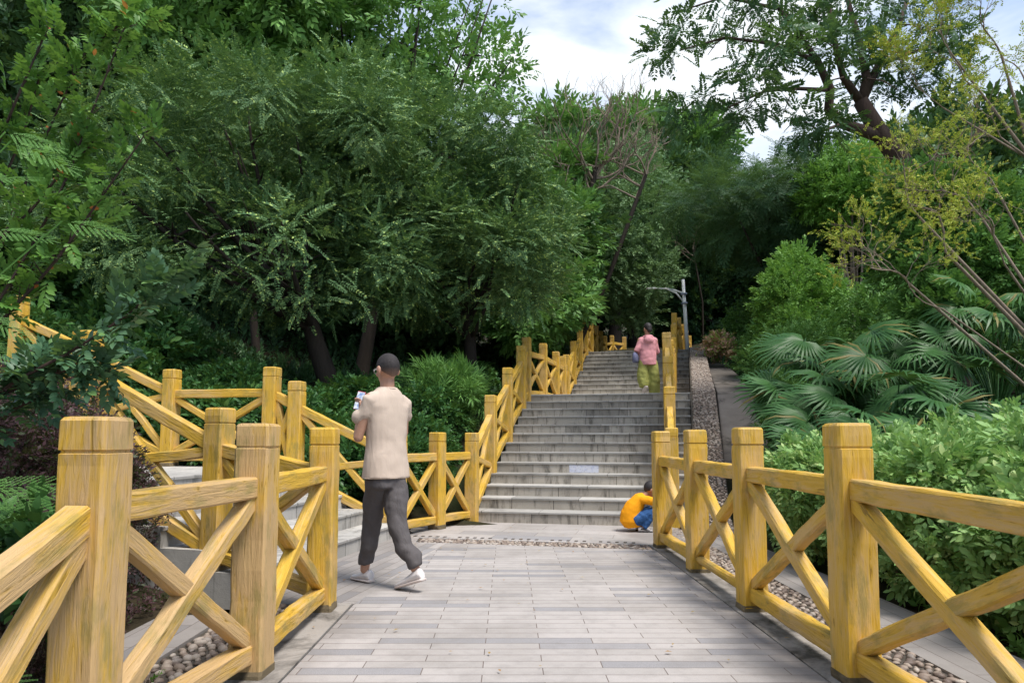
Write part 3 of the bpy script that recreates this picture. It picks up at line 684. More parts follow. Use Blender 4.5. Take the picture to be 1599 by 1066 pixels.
M['tee'] = plain('beige_cotton', (0.54, 0.435, 0.355), 0.9, 0.04, 60, 0.3, 0.1, True); M['trouser'] = plain('grey_cotton', (0.105, 0.095, 0.095), 0.9, 0.10, 60, 0.6, 0.1, True)
M['shoe'] = plain('white_shoe', (0.66, 0.62, 0.61), 0.6, 0.08); M['sole'] = plain('pale_sole', (0.60, 0.52, 0.48), 0.6)

# man with a phone, walking away to the left
man = thing('person', 'man in beige t-shirt and grey trousers walking while looking at a phone', 'person', (-0.935, 5.45, 0))
F_m = Vector((-0.74, 0.67, 0)); sd = Vector((F_m.y, -F_m.x, 0))     # sd points to his right
b = MB()
P, Q = head(b, (0.00, -0.005, 1.645), (-0.66, 0.74, -0.14), 0.102)
limb(b, [(0.0, -0.005, 1.40), (0.0, 0.0, 1.50), (-0.002, 0.0, 1.60)], [0.075, 0.058, 0.056])
torso(b, [((0, 0, 0.85), sd, .155, .10), ((0, 0, 1.0), sd, .145, .10), ((0, 0, 1.2), sd, .155, .105), ((0, 0, 1.36), sd, .17, .10), ((0, 0, 1.45), sd, .10, .07)])
Lsh = Vector((0, 0, 1.415))-sd*0.168; Rsh = Vector((0, 0, 1.405))+sd*0.168
Lel = Vector((-0.195, -0.105, 1.125)); Lwr = Vector((-0.225, 0.115, 1.315))
Rel = Vector((0.10, 0.20, 1.16)); Rwr = Vector((-0.10, 0.26, 1.19))
limb(b, [Lsh, (Lsh+Lel)/2, Lel], [.044, .042, .038]); limb(b, [Lel, Lel*.6+Lwr*.4, Lwr], [.039, .036, .026])
limb(b, [Rsh, (Rsh+Rel)/2, Rel], [.044, .042, .038]); limb(b, [Rel, Rel*.6+Rwr*.4, Rwr], [.039, .036, .026])
hand(b, Lwr, (-0.05, 0.25, 0.95), (0.75, 0.4, 0.0), 0.95, 0.9, 1); hand(b, Rwr, (-0.8, 0.3, 0.2), (0, 0, 1), 0.95, 0.6, -1)
LA = Vector((-0.185, 0.175, 0.10)); RA = Vector((0.255, -0.165, 0.165)); LK = Vector((-0.115, 0.10, 0.49)); RK = Vector((0.095, -0.06, 0.475))
limb(b, [(-0.06, -0.04, 0.86), LK, LA], [.08, .052, .036]); limb(b, [(0.07, 0.05, 0.86), RK, RA], [.08, .052, .036])
fuse('body', b, 0.0065, M['skin'], man, 2)
b = MB(); hair_cap(b, P, Q, 1, 1.015); fuse('hair', b, 0.006, M['hair_short'], man, 1, (0.012, 0.004))
b = MB()
torso(b, [((0.0, 0, 0.812), sd, .196, .138), ((-0.0, 0, 0.90), sd, .188, .130), ((-0.0, 0, 1.0), sd, .178, .120), ((0, 0, 1.1), sd, .170, .110), ((0, 0, 1.25), sd, .178, .112), ((0, 0, 1.36), sd, .186, .11), ((0, 0, 1.43), sd, .155, .095), ((0, 0, 1.475), sd, .115, .082), ((0, 0, 1.512), sd, .070, .068)])
limb(b, [Lsh+sd*0.04, Lsh+Vector((0, 0, -.01)), Lsh*.6+Lel*.4, Lel+Vector((0.006, 0, 0.150))], [.060, .062, .060, .062]); limb(b, [Rsh-sd*0.03, Rsh+Vector((0, 0, -.01)), Rsh*.6+Rel*.4, Rel+Vector((0.01, -0.02, 0.135))], [.060, .062, .060, .062])
ts = fuse('t_shirt', b, 0.009, M['tee'], man, 5, (0.15, 0.016))
M['tee_rib'] = plain('beige_rib', (0.47, 0.375, 0.30), 0.9, 0.1, 90, 0.5)
def ring_tube(c, e1, e2, a, b_, r): return [Vector(c)+Vector(e1)*a*math.cos(t)+Vector(e2)*b_*math.sin(t) for t in [i*math.pi/10 for i in range(21)]]
b = MB(); q = ring_tube((0, 0, 1.497), sd, Vector((0, 0, 1)).cross(sd), .071, .069, 0); b.tube(q, [.008]*21, 6); b.build('collar', M['tee_rib'], ts, True)
b = MB(); q = ring_tube((0, 0, 0.818), sd, Vector((0, 0, 1)).cross(sd), .190, .131, 0); b.tube(q, [.004]*21, 6); b.build('hem', M['tee_rib'], ts, True)
b = MB()
torso(b, [((0, 0, 0.90), sd, .145, .10), ((0, 0, 0.80), sd, .168, .115), ((0, 0, 0.74), sd, .160, .12)])
b.tube([(-0.065, -0.03, 0.79), (-0.080, 0.02, 0.70), LK+Vector((-.005, 0, 0)), (-0.145, 0.13, 0.28), LA+Vector((0.01, 0, 0.10)), LA+Vector((0.012, 0, 0.035))], [.092, .092, .076, .068, .066, .060], 14)
b.tube([(0.065, 0.03, 0.79), (0.078, -0.0, 0.70), RK+Vector((0.005, 0, 0)), (0.165, -0.10, 0.30), RA+Vector((-0.015, 0.01, 0.07)), RA+Vector((0.005, -0.005, 0.01))], [.092, .094, .078, .070, .068, .054], 14)
fuse('trousers', b, 0.009, M['trouser'], man, 4, (0.10, 0.030))
for hl, to, up_ in (((-0.125, 0.145, 0.0), (-0.305, 0.31, 0.0), (0, 0, 1)), ((0.325, -0.22, 0.085), (0.105, -0.075, 0.0), (0.33, -0.2, 1))):
    b = MB(); s_ = MB(); shoe(b, s_, hl, to, 1.0, up_); o = fuse('shoe', b, 0.006, M['shoe'], man, 2)
    o2 = s_.build('sole', M['sole'], o, True)
b = MB()       # glasses
s, f, u = frame((-0.66, 0.74, -0.14))
for e in (-1, 1):
    cc = P(e*0.034, 0.103, 0.005); b.tube([cc+s*0.022*math.cos(a)+u*0.017*math.sin(a) for a in [i*math.pi/6 for i in range(13)]], [0.0016]*13, 5)
    b.tube([P(e*0.056, 0.103, 0.010), P(e*0.085, 0.06, 0.008), P(e*0.088, -0.01, 0.006)], [0.0016]*3, 5)
b.tube([P(-0.012, 0.104, 0.006), P(0.012, 0.104, 0.006)], [0.0016]*2, 5)
b.build('glasses', plain('metal_frame', (0.75, 0.72, 0.68), 0.3), man, True)
# phone held in front of him
ph = thing('phone', 'smartphone with a lit screen held up in the walking man\'s left hand', 'phone', man.location+Vector((-0.245, 0.155, 1.415)))
sv_ = Vector((-0.62, -0.50, 0)).normalized(); ph.rotation_euler = (R(-12), R(10), R(-18))
b = MB(); b.box(-0.036, 0.036, -0.004, 0.004, -0.075, 0.075); o = b.build('case', plain('red_case', (0.45, 0.08, 0.10), 0.4), ph); bv = o.modifiers.new('b', 'BEVEL'); bv.width = 0.003
def scr(t, o):
    n = noise(t, coords(t, (1, 1, 1), rand=False), 28, 3); c = mixc(t, ramp(t, n, [(0.4, 0.0), (0.6, 1.0)]), (0.20, 0.32, 0.60), (0.75, 0.78, 0.85))
    e = N(t, 'ShaderNodeEmission'); L(t, c, e.inputs[0]); e.inputs[1].default_value = 0.75; L(t, e.outputs[0], o.inputs['Surface'])
b = MB(); b.box(-0.032, 0.032, -0.0058, -0.0042, -0.070, 0.070); b.build('screen', mat('phone_screen', scr), ph)

# woman climbing, near the top of the first flight
wy = 14.35; wx = (1013-793)/1100*wy; wz = 13*RISE
wm = thing('person', 'woman in a pink hooded jacket and olive trousers walking up the stairs', 'person', (wx, wy, wz))
wm.scale = (0.985, 0.985, 0.985)
sdw = Vector((1, -0.12, 0)).normalized(); b = MB()
Pw, Qw = head(b, (0.01, 0.03, 1.43), (-0.35, 0.93, -0.12), 0.095)
limb(b, [(0, 0.0, 1.18), (0.0, 0.01, 1.27), (0.0, 0.02, 1.38)], [.07, .05, .048])
torso(b, [((0, 0, .74), sdw, .15, .1), ((0, 0, .95), sdw, .13, .09), ((0, 0, 1.15), sdw, .15, .09), ((0, 0, 1.24), sdw, .09, .06)])
wl, wr = Vector((-0.165, 0.0, 1.19)), Vector((0.165, -0.02, 1.18)); wle, wre = Vector((-0.235, -0.03, 0.96)), Vector((0.205, 0.06, 0.94)); wlh, wrh = Vector((-0.20, 0.14, 0.90)), Vector((0.12, 0.22, 0.90))
limb(b, [wl, wle], [.045, .035]); limb(b, [wle, wlh], [.035, .024]); limb(b, [wr, wre], [.045, .035]); limb(b, [wre, wrh], [.035, .024])
hand(b, wlh, (0.1, 0.9, -0.2), (-0.9, 0, 0.2), 0.85, 0.9, 1); hand(b, wrh, (-0.5, 0.8, 0), (0, 0, 1), 0.85, 0.6, -1)
wla, wra = Vector((-0.07, -0.06, 0.20)), Vector((0.12, 0.03, 0.10)); wlk, wrk = Vector((-0.08, 0.04, 0.48)), Vector((0.10, 0.02, 0.45))
limb(b, [(-0.07, 0, .76), wlk, wla], [.08, .05, .034]); limb(b, [(0.08, 0, .76), wrk, wra], [.08, .05, .034])
fuse('body', b, 0.008, M['skin'], wm, 2)
b = MB(); hair_cap(b, Pw, Qw, 1.0, 1.10); b.ell(Pw(0, -0.075, -0.03), (0.062, 0.045, 0.075), Qw); fuse('hair', b, 0.009, M['hair'], wm, 2)
M['pink'] = plain('pink_nylon', (0.66, 0.30, 0.33), 0.75, 0.07, 20, 0.5, 0.2, True)
b = MB()
torso(b, [((0.01, -0.01, .66), sdw, .175, .125), ((0.0, -0.01, .75), sdw, .178, .125), ((0, 0, .95), sdw, .17, .115), ((0, 0, 1.12), sdw, .19, .11), ((0, 0, 1.21), sdw, .165, .09), ((0, 0, 1.27), sdw, .075, .065)])
limb(b, [wl+Vector((.03, 0, 0)), wle, wle*.35+wlh*.65], [.066, .060, .048]); limb(b, [wr-Vector((.03, 0, 0)), wre, wre*.35+wrh*.65], [.066, .060, .048])
b.ell((0.01, -0.095, 1.18), (0.105, 0.055, 0.085)); b.tube([(-0.085, -0.02, 1.25), (-0.04, -0.09, 1.25), (0.06, -0.09, 1.25), (0.10, -0.02, 1.25)], [.03, .035, .035, .03], 8)
fuse('hooded_jacket', b, 0.011, M['pink'], wm, 4, (0.12, 0.022))
b = MB()
torso(b, [((0, 0, .80), sdw, .155, .115), ((0.01, 0, .70), sdw, .18, .13)])
b.tube([(-0.08, 0, .76), (-0.10, .02, .55), (-0.105, .0, .36), (-0.095, -.05, .20)], [.105, .118, .125, .095], 14)
b.tube([(0.09, 0, .76), (0.11, .0, .55), (0.125, 0, .30), (0.125, .02, .06)], [.105, .118, .125, .105], 14)
fuse('trousers', b, 0.011, plain('olive_cotton', (0.30, 0.31, 0.095), 0.9, 0.08, 40, 0.5, 0.1, True), wm, 4, (0.12, 0.035))
for hl, to, up_ in (((-0.06, -0.13, 0.20), (-0.10, 0.03, 0.05), (0, 0.8, 1)), ((0.11, -0.03, 0.0), (0.13, 0.20, 0.0), (0, 0, 1))):
    b = MB(); s_ = MB(); shoe(b, s_, hl, to, 0.95, up_); o = fuse('shoe', b, 0.008, M['shoe'], wm, 1); s_.build('sole', M['sole'], o, True)
bag = thing('handbag', 'small blue grey bag hanging at the left side of the woman in pink', 'bag', (wx-0.255, wy-0.01, wz+0.83))
M['bag'] = plain('blue_grey_canvas', (0.12, 0.13, 0.22), 0.8, 0.35, 18, 0.3)
b = MB(); b.tube([(0, -0.0, -0.13), (0, 0, -0.10), (0, 0, 0.04), (0, 0, 0.08)], [(.045, .09), (.060, .115), (.050, .105), (.025, .07)], 14); b.build('pouch', M['bag'], bag, True)
b = MB(); b.tube([(0.0, 0.06, 0.07), (0.05, 0.07, 0.17), (0.11, 0.03, 0.30), (0.10, 0.0, 0.36)], [.008]*4, 6); b.build('strap', M['bag'], bag, True)

# squatting child, reaching behind the end post
cy = 8.62; cx = (997-793)/1100*cy
ch = thing('person', 'child in orange t-shirt and blue trousers squatting at the foot of the stairs', 'person', (cx, cy, 0))
b = MB()
Pc, Qc = head(b, (0.145, 0.02, 0.53), (0.93, 0.1, -0.42), 0.086, (0.42, 0, 0.9))
limb(b, [(0.02, 0, 0.42), (0.09, 0.01, 0.48)], [.045, .040])
limb(b, [(-0.11, 0, 0.14), (-0.10, 0, 0.25), (0.0, 0, 0.40)], [(.11, .10), (.10, .095), (.085, .075)])
for e, ex in ((-1, 0), (1, 0.03)):
    sh = Vector((0.05, e*0.11, 0.42)); el = Vector((0.17, e*0.12, 0.37)); wr_ = Vector((0.235+ex, e*0.08, 0.49))
    limb(b, [sh, el], [.034, .027]); limb(b, [el, wr_], [.027, .019]); hand(b, wr_, (0.7, -e*0.2, 0.5), (-0.4, 0, 0.8), 0.7, 0.7, e)
    limb(b, [(-0.10, e*0.07, 0.15), (0.13, e*0.09, 0.27), (0.02, e*0.075, 0.06)], [.065, .045, .03])
fuse('body', b, 0.006, M['skin_tan'], ch, 2)
b = MB(); hair_cap(b, Pc, Qc, 1.0, 1.08); fuse('hair', b, 0.007, M['hair'], ch, 2)
b = MB()
def rr(c, a_, b_, tilt):
    return (Vector(c), a_, b_, tilt)
cur = [((-0.095, 0, 0.055), .11, .12, 0.1), ((-0.125, 0, 0.13), .138, .145, 0.0), ((-0.115, 0, 0.22), .135, .14, -0.25), ((-0.07, 0, 0.32), .115, .135, -0.6), ((0.0, 0, 0.405), .085, .13, -0.9), ((0.06, 0, 0.45), .055, .09, -1.0)]
V = []; F = []; S = 20
for c, a_, b_, tl in cur:
    for k in range(S):
        an = 2*math.pi*k/S; x = a_*math.cos(an); V.append((c[0]+x*math.cos(tl), c[1]+b_*math.sin(an), c[2]+x*math.sin(tl)))
for i in range(len(cur)-1):
    for k in range(S): F.append((i*S+k, i*S+(k+1) % S, (i+1)*S+(k+1) % S, (i+1)*S+k))
F.append(tuple(range(S-1, -1, -1))); F.append(tuple((len(cur)-1)*S+k for k in range(S))); b.add(V, F)
for e in (-1, 1): limb(b, [(0.02, e*0.10, 0.41), (0.09, e*0.115, 0.40), (0.125, e*0.12, 0.39)], [.055, .056, .056])
fuse('t_shirt', b, 0.007, plain('orange_cotton', (0.90, 0.36, 0.015), 0.85, 0.05, 40, 0.4, 0.1, True), ch, 4, (0.10, 0.012)); ch.scale = (.95, .95, .94)
b = MB()
for e in (-1, 1): b.tube([(-0.09, e*0.07, 0.145), (0.05, e*0.085, 0.22), (0.125, e*0.09, 0.265), (0.105, e*0.085, 0.20), (0.06, e*0.08, 0.12), (0.02, e*0.075, 0.065)], [.085, .072, .062, .062, .055, .050], 12)
b.ell((-0.10, 0, 0.14), (.10, .11, .08))
fuse('trousers', b, 0.007, plain('blue_denim', (0.04, 0.105, 0.26), 0.8, 0.15, 40, 0.5, 0.1, True), ch, 3, (0.05, 0.02))
M['dark'] = plain('dark_rubber', (0.03, 0.028, 0.03), 0.6)
for e in (-1, 1):
    b = MB(); s_ = MB(); shoe(b, s_, (-0.045, e*0.075, 0), (0.135, e*0.085, 0), 0.72); o = fuse('shoe', b, 0.005, M['shoe'], ch, 1); s_.build('sole', M['dark'], o, True)
    b = MB(); b.tube([(-0.045, e*0.075-0.03*0, 0.03), (0.0, e*0.075-0.034, 0.045), (0.06, e*0.08-0.034, 0.03), (0.12, e*0.085-0.018, 0.02)], [.007, .009, .008, .005], 6); b.build('shoe_strap', M['dark'], o, True)

# ------------------------------------------------------------------ foliage
def leaf_t(kind):
    """one leaf: base at origin, tip along +X, face towards +Z"""
    if kind == 'simple':     # folded diamond
        V = [(0, 0, 0), (.45, -.24, .05), (1, 0, -.06), (.45, .24, .05), (.5, 0, 0)]; F = [(0, 1, 4), (1, 2, 4), (2, 3, 4), (3, 0, 4)]
    elif kind == 'flat':
        V = [(0, 0, 0), (.45, -.24, .0), (1, 0, -.05), (.45, .24, .0)]; F = [(0, 1, 2), (0, 2, 3)]
    elif kind == 'oval':
        V = [(0, 0, 0), (.25, -.20, .05), (.58, -.25, .04), (.88, -.11, -.03), (1.02, 0, -.10), (.88, .11, -.03), (.58, .25, .04), (.25, .20, .05), (.3, 0, 0), (.65, 0, -.02)]
        F = [(0, 1, 8), (1, 2, 9), (1, 9, 8), (2, 3, 9), (3, 4, 9), (4, 5, 9), (5, 6, 9), (6, 7, 8), (6, 8, 9), (7, 0, 8)]
    elif kind == 'blade':
        V = [(0, -.03, 0), (0, .03, 0), (.4, -.045, .06), (.4, .045, .06), (.75, -.03, .02), (.75, .03, .02), (1, 0, -.15)]; F = [(0, 2, 3), (0, 3, 1), (2, 4, 5), (2, 5, 3), (4, 6, 5)]
    return np.array(V, float), np.array(F)
def basis(d, n):
    d = d/np.linalg.norm(d, axis=1, keepdims=True); y = np.cross(n, d); l = np.linalg.norm(y, axis=1, keepdims=True)
    bad = (l[:, 0] < 1e-3); y[bad] = np.cross(np.array([[0.3, 1.0, 0.2]]), d[bad]); y /= np.linalg.norm(y, axis=1, keepdims=True)
    return d, y, np.cross(d, y)
def scatter(tpl, P, D, Nn, S, width=None):
    V, F = tpl; d, y, z = basis(D, Nn); S = np.broadcast_to(np.asarray(S, float), (len(P),))
    wv = np.ones(len(P)) if width is None else width
    VV = P[:, None]+S[:, None, None]*(V[None, :, 0, None]*d[:, None]+V[None, :, 1, None]*wv[:, None, None]*y[:, None]+V[None, :, 2, None]*z[:, None])
    FF = F[None]+(np.arange(len(P))*len(V))[:, None, None]
    return VV.reshape(-1, 3), FF.reshape(-1, 3)
def merge(*parts):
    V = []; F = []; b = 0
    for v, f in parts: V.append(v); F.append(f+b); b += len(v)
    return np.concatenate(V), np.concatenate(F)
def twig_pinnate(rs, n=9, leaf='flat', ls=0.17, droop=0.25, wid=1.0, sub=0):
    """unit-long twig with two rows of leaflets"""
    P = []; D = []; Nn = []; S = []
    for i in range(n):
        t = 0.12+0.88*i/(n-1)
        for s in (-1, 1):
            P.append((t, 0, -droop*t*t)); a = 1.15-0.45*t+rs.uniform(-.15, .15); D.append((math.cos(a), s*math.sin(a), -0.15+rs.uniform(-.2, .2))); Nn.append((rs.uniform(-.3, .3), rs.uniform(-.3, .3), 1)); S.append(ls*(1-0.35*abs(t-.5))*rs.uniform(.85, 1.15))
    P.append((1, 0, -droop)); D.append((1, 0, -.3)); Nn.append((0, 0, 1)); S.append(ls)
    return scatter(leaf_t(leaf), np.array(P), np.array(D), np.array(Nn), np.array(S), np.full(len(P), wid))
def spray_bipinnate(rs, n=6, leaf='flat'):
    """unit-long frond of small pinnate side branches"""
    tw = twig_pinnate(rs, 8, leaf, 0.20, 0.15); P = []; D = []; S = []
    for i in range(n):
        t = 0.15+0.8*i/(n-1)
        for s in (-1, 1): P.append((t, 0, -0.3*t*t)); a = 1.0-0.3*t; D.append((math.cos(a), s*math.sin(a), -.25)); S.append(0.42*(1-.5*abs(t-.4)))
    P.append((1, 0, -.3)); D.append((1, 0, -.5)); S.append(.3)
    P = np.array(P); return scatter(tw, P, np.array(D), np.tile((0., 0., 1.), (len(P), 1))+rs.uniform(-.25, .25, (len(P), 3)), np.array(S))
def twig_cluster(rs, n=14, leaf='simple', ls=0.42, spread=1.0):
    """leafy shoot: leaves spiral round a unit-long twig"""
    P = []; D = []; Nn = []; S = []
    for i in range(n):
        t = 0.1+0.9*i/(n-1); a = i*2.4+rs.uniform(-.4, .4)
        e = 0.9-0.5*t
        P.append((t, 0.03*math.cos(a), 0.03*math.sin(a)-.1*t*t)); D.append((math.cos(e*1.1), math.sin(e*1.1)*math.cos(a)*spread, math.sin(e*1.1)*math.sin(a)*spread*.7-.15)); Nn.append((.5*rs.randn()-0.3, .5*rs.randn(), 1.2)); S.append(ls*rs.uniform(.7, 1.15))
    return scatter(leaf_t(leaf), np.array(P), np.array(D), np.array(Nn), np.array(S))
RS = np.random.RandomState(11)
TW = {
 'acacia': [twig_pinnate(RS, 11, 'flat', 0.15, d_) for d_ in (.05, .2, .4)],
 'feather': [spray_bipinnate(RS) for _ in range(3)],
 'bunch': [twig_cluster(RS, 12, 'simple', .40) for _ in range(4)],
 'fine': [twig_cluster(RS, 16, 'flat', .26) for _ in range(4)],
 'oval': [twig_cluster(RS, 11, 'oval', .46) for _ in range(4)],
 'opposite': [twig_pinnate(RS, 6, 'oval', .40, d_) for d_ in (.0, .12, .25)],
 'plume': [twig_pinnate(RS, 9, 'flat', .30, d_, .9) for d_ in (.1, .3, .5)],
 'needle': [twig_cluster(RS, 18, 'blade', .8) for _ in range(2)],
}
def fbm(P, f, seed):
    r = np.random.RandomState(seed); o = np.zeros(len(P))
    for k in range(5):
        d = r.randn(3); d /= np.linalg.norm(d); o += np.sin(P@d*f*(1+.45*k)+r.uniform(0, 6.28))*(1/(1+.4*k))
    return o/2.6
def crown_pts(lobes, n, seed, rough=0.22, inner=0.45, gap=0.0, freq=2.2):
    r = np.random.RandomState(seed); lob = np.array([l[:6] for l in lobes], float)
    area = (lob[:, 3]*lob[:, 4]+lob[:, 4]*lob[:, 5]+lob[:, 3]*lob[:, 5]); p = area/area.sum()
    k = r.choice(len(lob), n, p=p); d = r.randn(n, 3); d /= np.linalg.norm(d, axis=1, keepdims=True)
    c = lob[k, :3]; e = lob[k, 3:6]; q = c+d*e
    rad = 1-np.abs(r.randn(n))*inner*0.5; rad = np.clip(rad, .1, 1)
    rad = rad*(1+rough*fbm(q, freq, seed+1)+0.09*r.randn(n))
    P = c+d*e*rad[:, None]; O = d/e; O /= np.linalg.norm(O, axis=1, keepdims=True)
    keep = np.ones(n, bool)
    for l in lob:      # thin out what lies deep inside another lobe
        dd = np.sqrt((((P-l[:3])/l[3:6])**2).sum(1)); keep &= ~((dd < 0.62) & (r.rand(n) < .9))
    if gap: keep &= (fbm(P, freq*1.7, seed+2) > -1+gap*2*r.uniform(.7, 1, n))
    return P[keep], O[keep]
def foliage(name, m, parent, lobes, n, tw, size, seed=0, up=0.35, jit=0.55, droop=0.0, flat=0.0, clump=0.36, nclump=12, core=.28, **kw):
    r = np.random.RandomState(seed+77)
    if clump:      # leaf masses standing out of each lobe
        sub = []
        for l in lobes:
            for _ in range(nclump):
                d = r.randn(3); d[2] += 0.35; d /= np.linalg.norm(d); q = np.array(l[:3])+d*np.array(l[3:6])*r.uniform(.78, 1.02); f = clump*r.uniform(.6, 1.35)
                sub.append((*q, l[3]*f, l[4]*f, l[5]*f*.85))
        P1, O1 = crown_pts(sub, int(n*(1-core)), seed, **kw); P2, O2 = crown_pts(lobes, int(n*core), seed+5, **kw); P = np.concatenate([P1, P2]); O = np.concatenate([O1, O2])
    else: P, O = crown_pts(lobes, n, seed, **kw)
    parts = []
    D = O+r.randn(*O.shape)*jit+np.array([0, 0, up-droop]); 
    if flat: D[:, 2] *= (1-flat)
    Nn = O*0.6+r.randn(*O.shape)*.35+np.array([0, 0, 1.0]); tp = TW[tw]; k = r.randint(0, len(tp), len(P)); S = size*r.uniform(.65, 1.3, len(P))
    for i, t in enumerate(tp):
        s = k == i
        if s.any(): parts.append(scatter(t, P[s], D[s], Nn[s], S[s]))
    V, F = merge(*parts); return np_mesh(name, V, F, m, parent)
def limbs(mb, base, lobes, r0, seed=0, n=9, fork=0.45, sides=7, wig=0.12, leanx=0.0):
    """trunk that forks into curved limbs reaching the lobes"""
    rg = random.Random(seed); base = Vector(base); cs = [Vector(l[:3]) for l in lobes]; zc = sum((c.z for c in cs))/len(cs); cx_ = sum((c.x for c in cs))/len(cs); cy_ = sum((c.y for c in cs))/len(cs)
    top = Vector((base.x*.6+cx_*.4+leanx, base.y*.6+cy_*.4, base.z+(zc-base.z)*fork)); pts = []; H = (top-base).length
    for i in range(7):
        f = i/6; p = base.lerp(top, f)+Vector((math.sin(f*5+seed)*wig*.5, math.cos(f*4+seed*2)*wig*.4, 0))*H*.3*f; pts.append(p)
    mb.tube([pts[0]-Vector((0, 0, .3))]+pts, [r0*1.5]+[r0*(1.25-.5*i/6) for i in range(7)], sides+2)
    for j in range(n):
        l = lobes[j % len(lobes)]; tgt = Vector(l[:3])+Vector((rg.uniform(-.7, .7)*l[3], rg.uniform(-.7, .7)*l[4], rg.uniform(-.3, .75)*l[5]))
        st_ = pts[rg.choice([4, 5, 6, 6])]; mid = st_.lerp(tgt, .5)+Vector((rg.uniform(-.3, .3), rg.uniform(-.3, .3), -(tgt-st_).length*.10)); q = []
        for i in range(6): f = i/5; q.append(st_*(1-f)**2+mid*2*f*(1-f)+tgt*f*f)
        rr_ = r0*rg.uniform(.32, .55); mb.tube(q, [rr_*(1-.8*i/5) for i in range(6)], sides-2)
        for _ in range(3):
            s0 = q[rg.choice([2, 3, 4])]; e = s0+Vector((rg.uniform(-1, 1)*l[3]*.5, rg.uniform(-1, 1)*l[4]*.5, rg.uniform(-.1, .8)*l[5]*.5)); mb.tube([s0, s0.lerp(e, .5)+Vector((0, 0, .05)), e], [rr_*.35, rr_*.22, rr_*.08], 5)
def tree(name, label, cat, base, lobes, n, tw, size, m, bk, r0, seed, group=None, limbn=9, fork=.45, leanx=0, **kw):
    base = Vector(base); root = thing(name, label, cat, base, group=group)
    ll = [(l[0]-base.x, l[1]-base.y, l[2]-base.z, *l[3:6]) for l in lobes]
    if r0: b = MB(); limbs(b, (0, 0, 0), ll, r0, seed, limbn, fork, leanx=leanx); b.build('trunk', bk, root, True)
    foliage('crown', m, root, ll, n, tw, size, seed, **kw); return root
def at(px, py, Y): return Vector(((px-793)/1100*Y, Y, EYE+(683-py)/1100*Y))
def lobe(px, py, Y, rpx, rpy, ry): p = at(px, py, Y); return (p.x, p.y, p.z, rpx/1100*Y, ry, rpy/1100*Y)
def copy_tree(root, loc, rz, sc, label, group=None):
    r = root.copy(); C.objects.link(r); r.location = loc; r.rotation_euler = (0, 0, rz); r.scale = sc; r['label'] = label
    if group: r['group'] = group
    for c0 in root.children: c1 = c0.copy(); C.objects.link(c1); c1.parent = r
    return r

# the broad small-leaved trees left of the stairs
a0 = at(526, 590, 12.6); a0.z = gh(a0.x, a0.y)
tree('spreading_tree', 'broad small leaved tree with a dark trunk spreading behind the railing left of the stairs', 'tree', a0,
     [lobe(420, 220, 12.6, 190, 100, 2.1), lobe(250, 240, 12.2, 135, 95, 1.8), lobe(560, 215, 12.8, 150, 95, 1.9), lobe(310, 370, 11.8, 185, 90, 1.8), lobe(480, 390, 11.9, 170, 100, 1.9), lobe(150, 330, 12.0, 90, 110, 1.5), lobe(400, 165, 12.9, 140, 65, 1.7)],
     19000, 'acacia', 0.36, M['leaf_acacia'], M['bark_dark'], 0.17, 3, limbn=16, fork=.5, up=.12, rough=.3, freq=2.6, inner=.45, flat=.45, gap=.24, nclump=13, clump=.31, core=.16)
a1 = at(738, 600, 13.6); a1.z = gh(a1.x, a1.y)
tree('spreading_tree', 'second small leaved tree with a thin dark trunk close to the left stair railing', 'tree', a1,
     [lobe(700, 270, 13.6, 130, 90, 1.8), lobe(770, 360, 13.4, 105, 110, 1.6), lobe(640, 380, 13.0, 120, 105, 1.7), lobe(740, 430, 13.1, 110, 60, 1.4), lobe(810, 300, 14.2, 70, 50, 1.4), lobe(620, 200, 13.8, 120, 70, 1.6)],
     14500, 'acacia', 0.36, M['leaf_acacia'], M['bark_dark'], 0.12, 5, limbn=13, fork=.5, up=.12, rough=.3, freq=2.6, inner=.45, flat=.45, gap=.24, nclump=13, clump=.31, core=.16)
# tall dark wood behind them
def base_at(px, Y): x = (px-793)/1100*Y; return Vector((x, Y, gh(x, Y)))
dk = tree('forest_tree', 'tall dark broadleaf tree filling the top left corner', 'tree', base_at(230, 20),
     [lobe(230, 120, 20, 190, 130, 3), lobe(110, -60, 20, 150, 130, 3), lobe(330, -40, 20.5, 170, 140, 3), lobe(180, 330, 20, 170, 120, 3), lobe(240, -200, 20, 160, 120, 3)],
     9000, 'bunch', 0.62, M['leaf_dark'], M['bark_dark'], .14, 9, limbn=12, rough=.3)
tree('forest_tree', 'dark tree with glossy leaf clumps above the spreading tree, left of the bare stems', 'tree', base_at(400, 17.5),
     [lobe(330, 60, 17.5, 110, 80, 2.2), lobe(250, 20, 17, 90, 80, 2), lobe(420, -30, 17.5, 130, 90, 2.2), lobe(360, 200, 17.8, 150, 110, 2)],
     5200, 'bunch', 0.55, M['leaf_mid'], M['bark_dark'], .09, 10, limbn=12, rough=.35, gap=.30, inner=.5)
tree('airy_tree', 'airy tall tree with dark forked stems and open leaf sprays against the sky, top centre', 'tree', base_at(560, 18),
     [lobe(600, 40, 18, 120, 90, 2), lobe(720, 20, 18, 90, 70, 1.8), lobe(690, 120, 17.6, 85, 45, 1.5), lobe(520, -40, 18, 110, 80, 2), lobe(640, -120, 18, 130, 80, 2), lobe(770, 95, 17.3, 50, 30, 1.1), lobe(780, 150, 17.3, 45, 22, .9), lobe(560, 130, 18.2, 120, 60, 1.8)],
     2700, 'bunch', 0.46, M['leaf_mid'], M['bark_dark'], .16, 12, limbn=26, fork=.5, rough=.35, gap=.38, inner=.9)
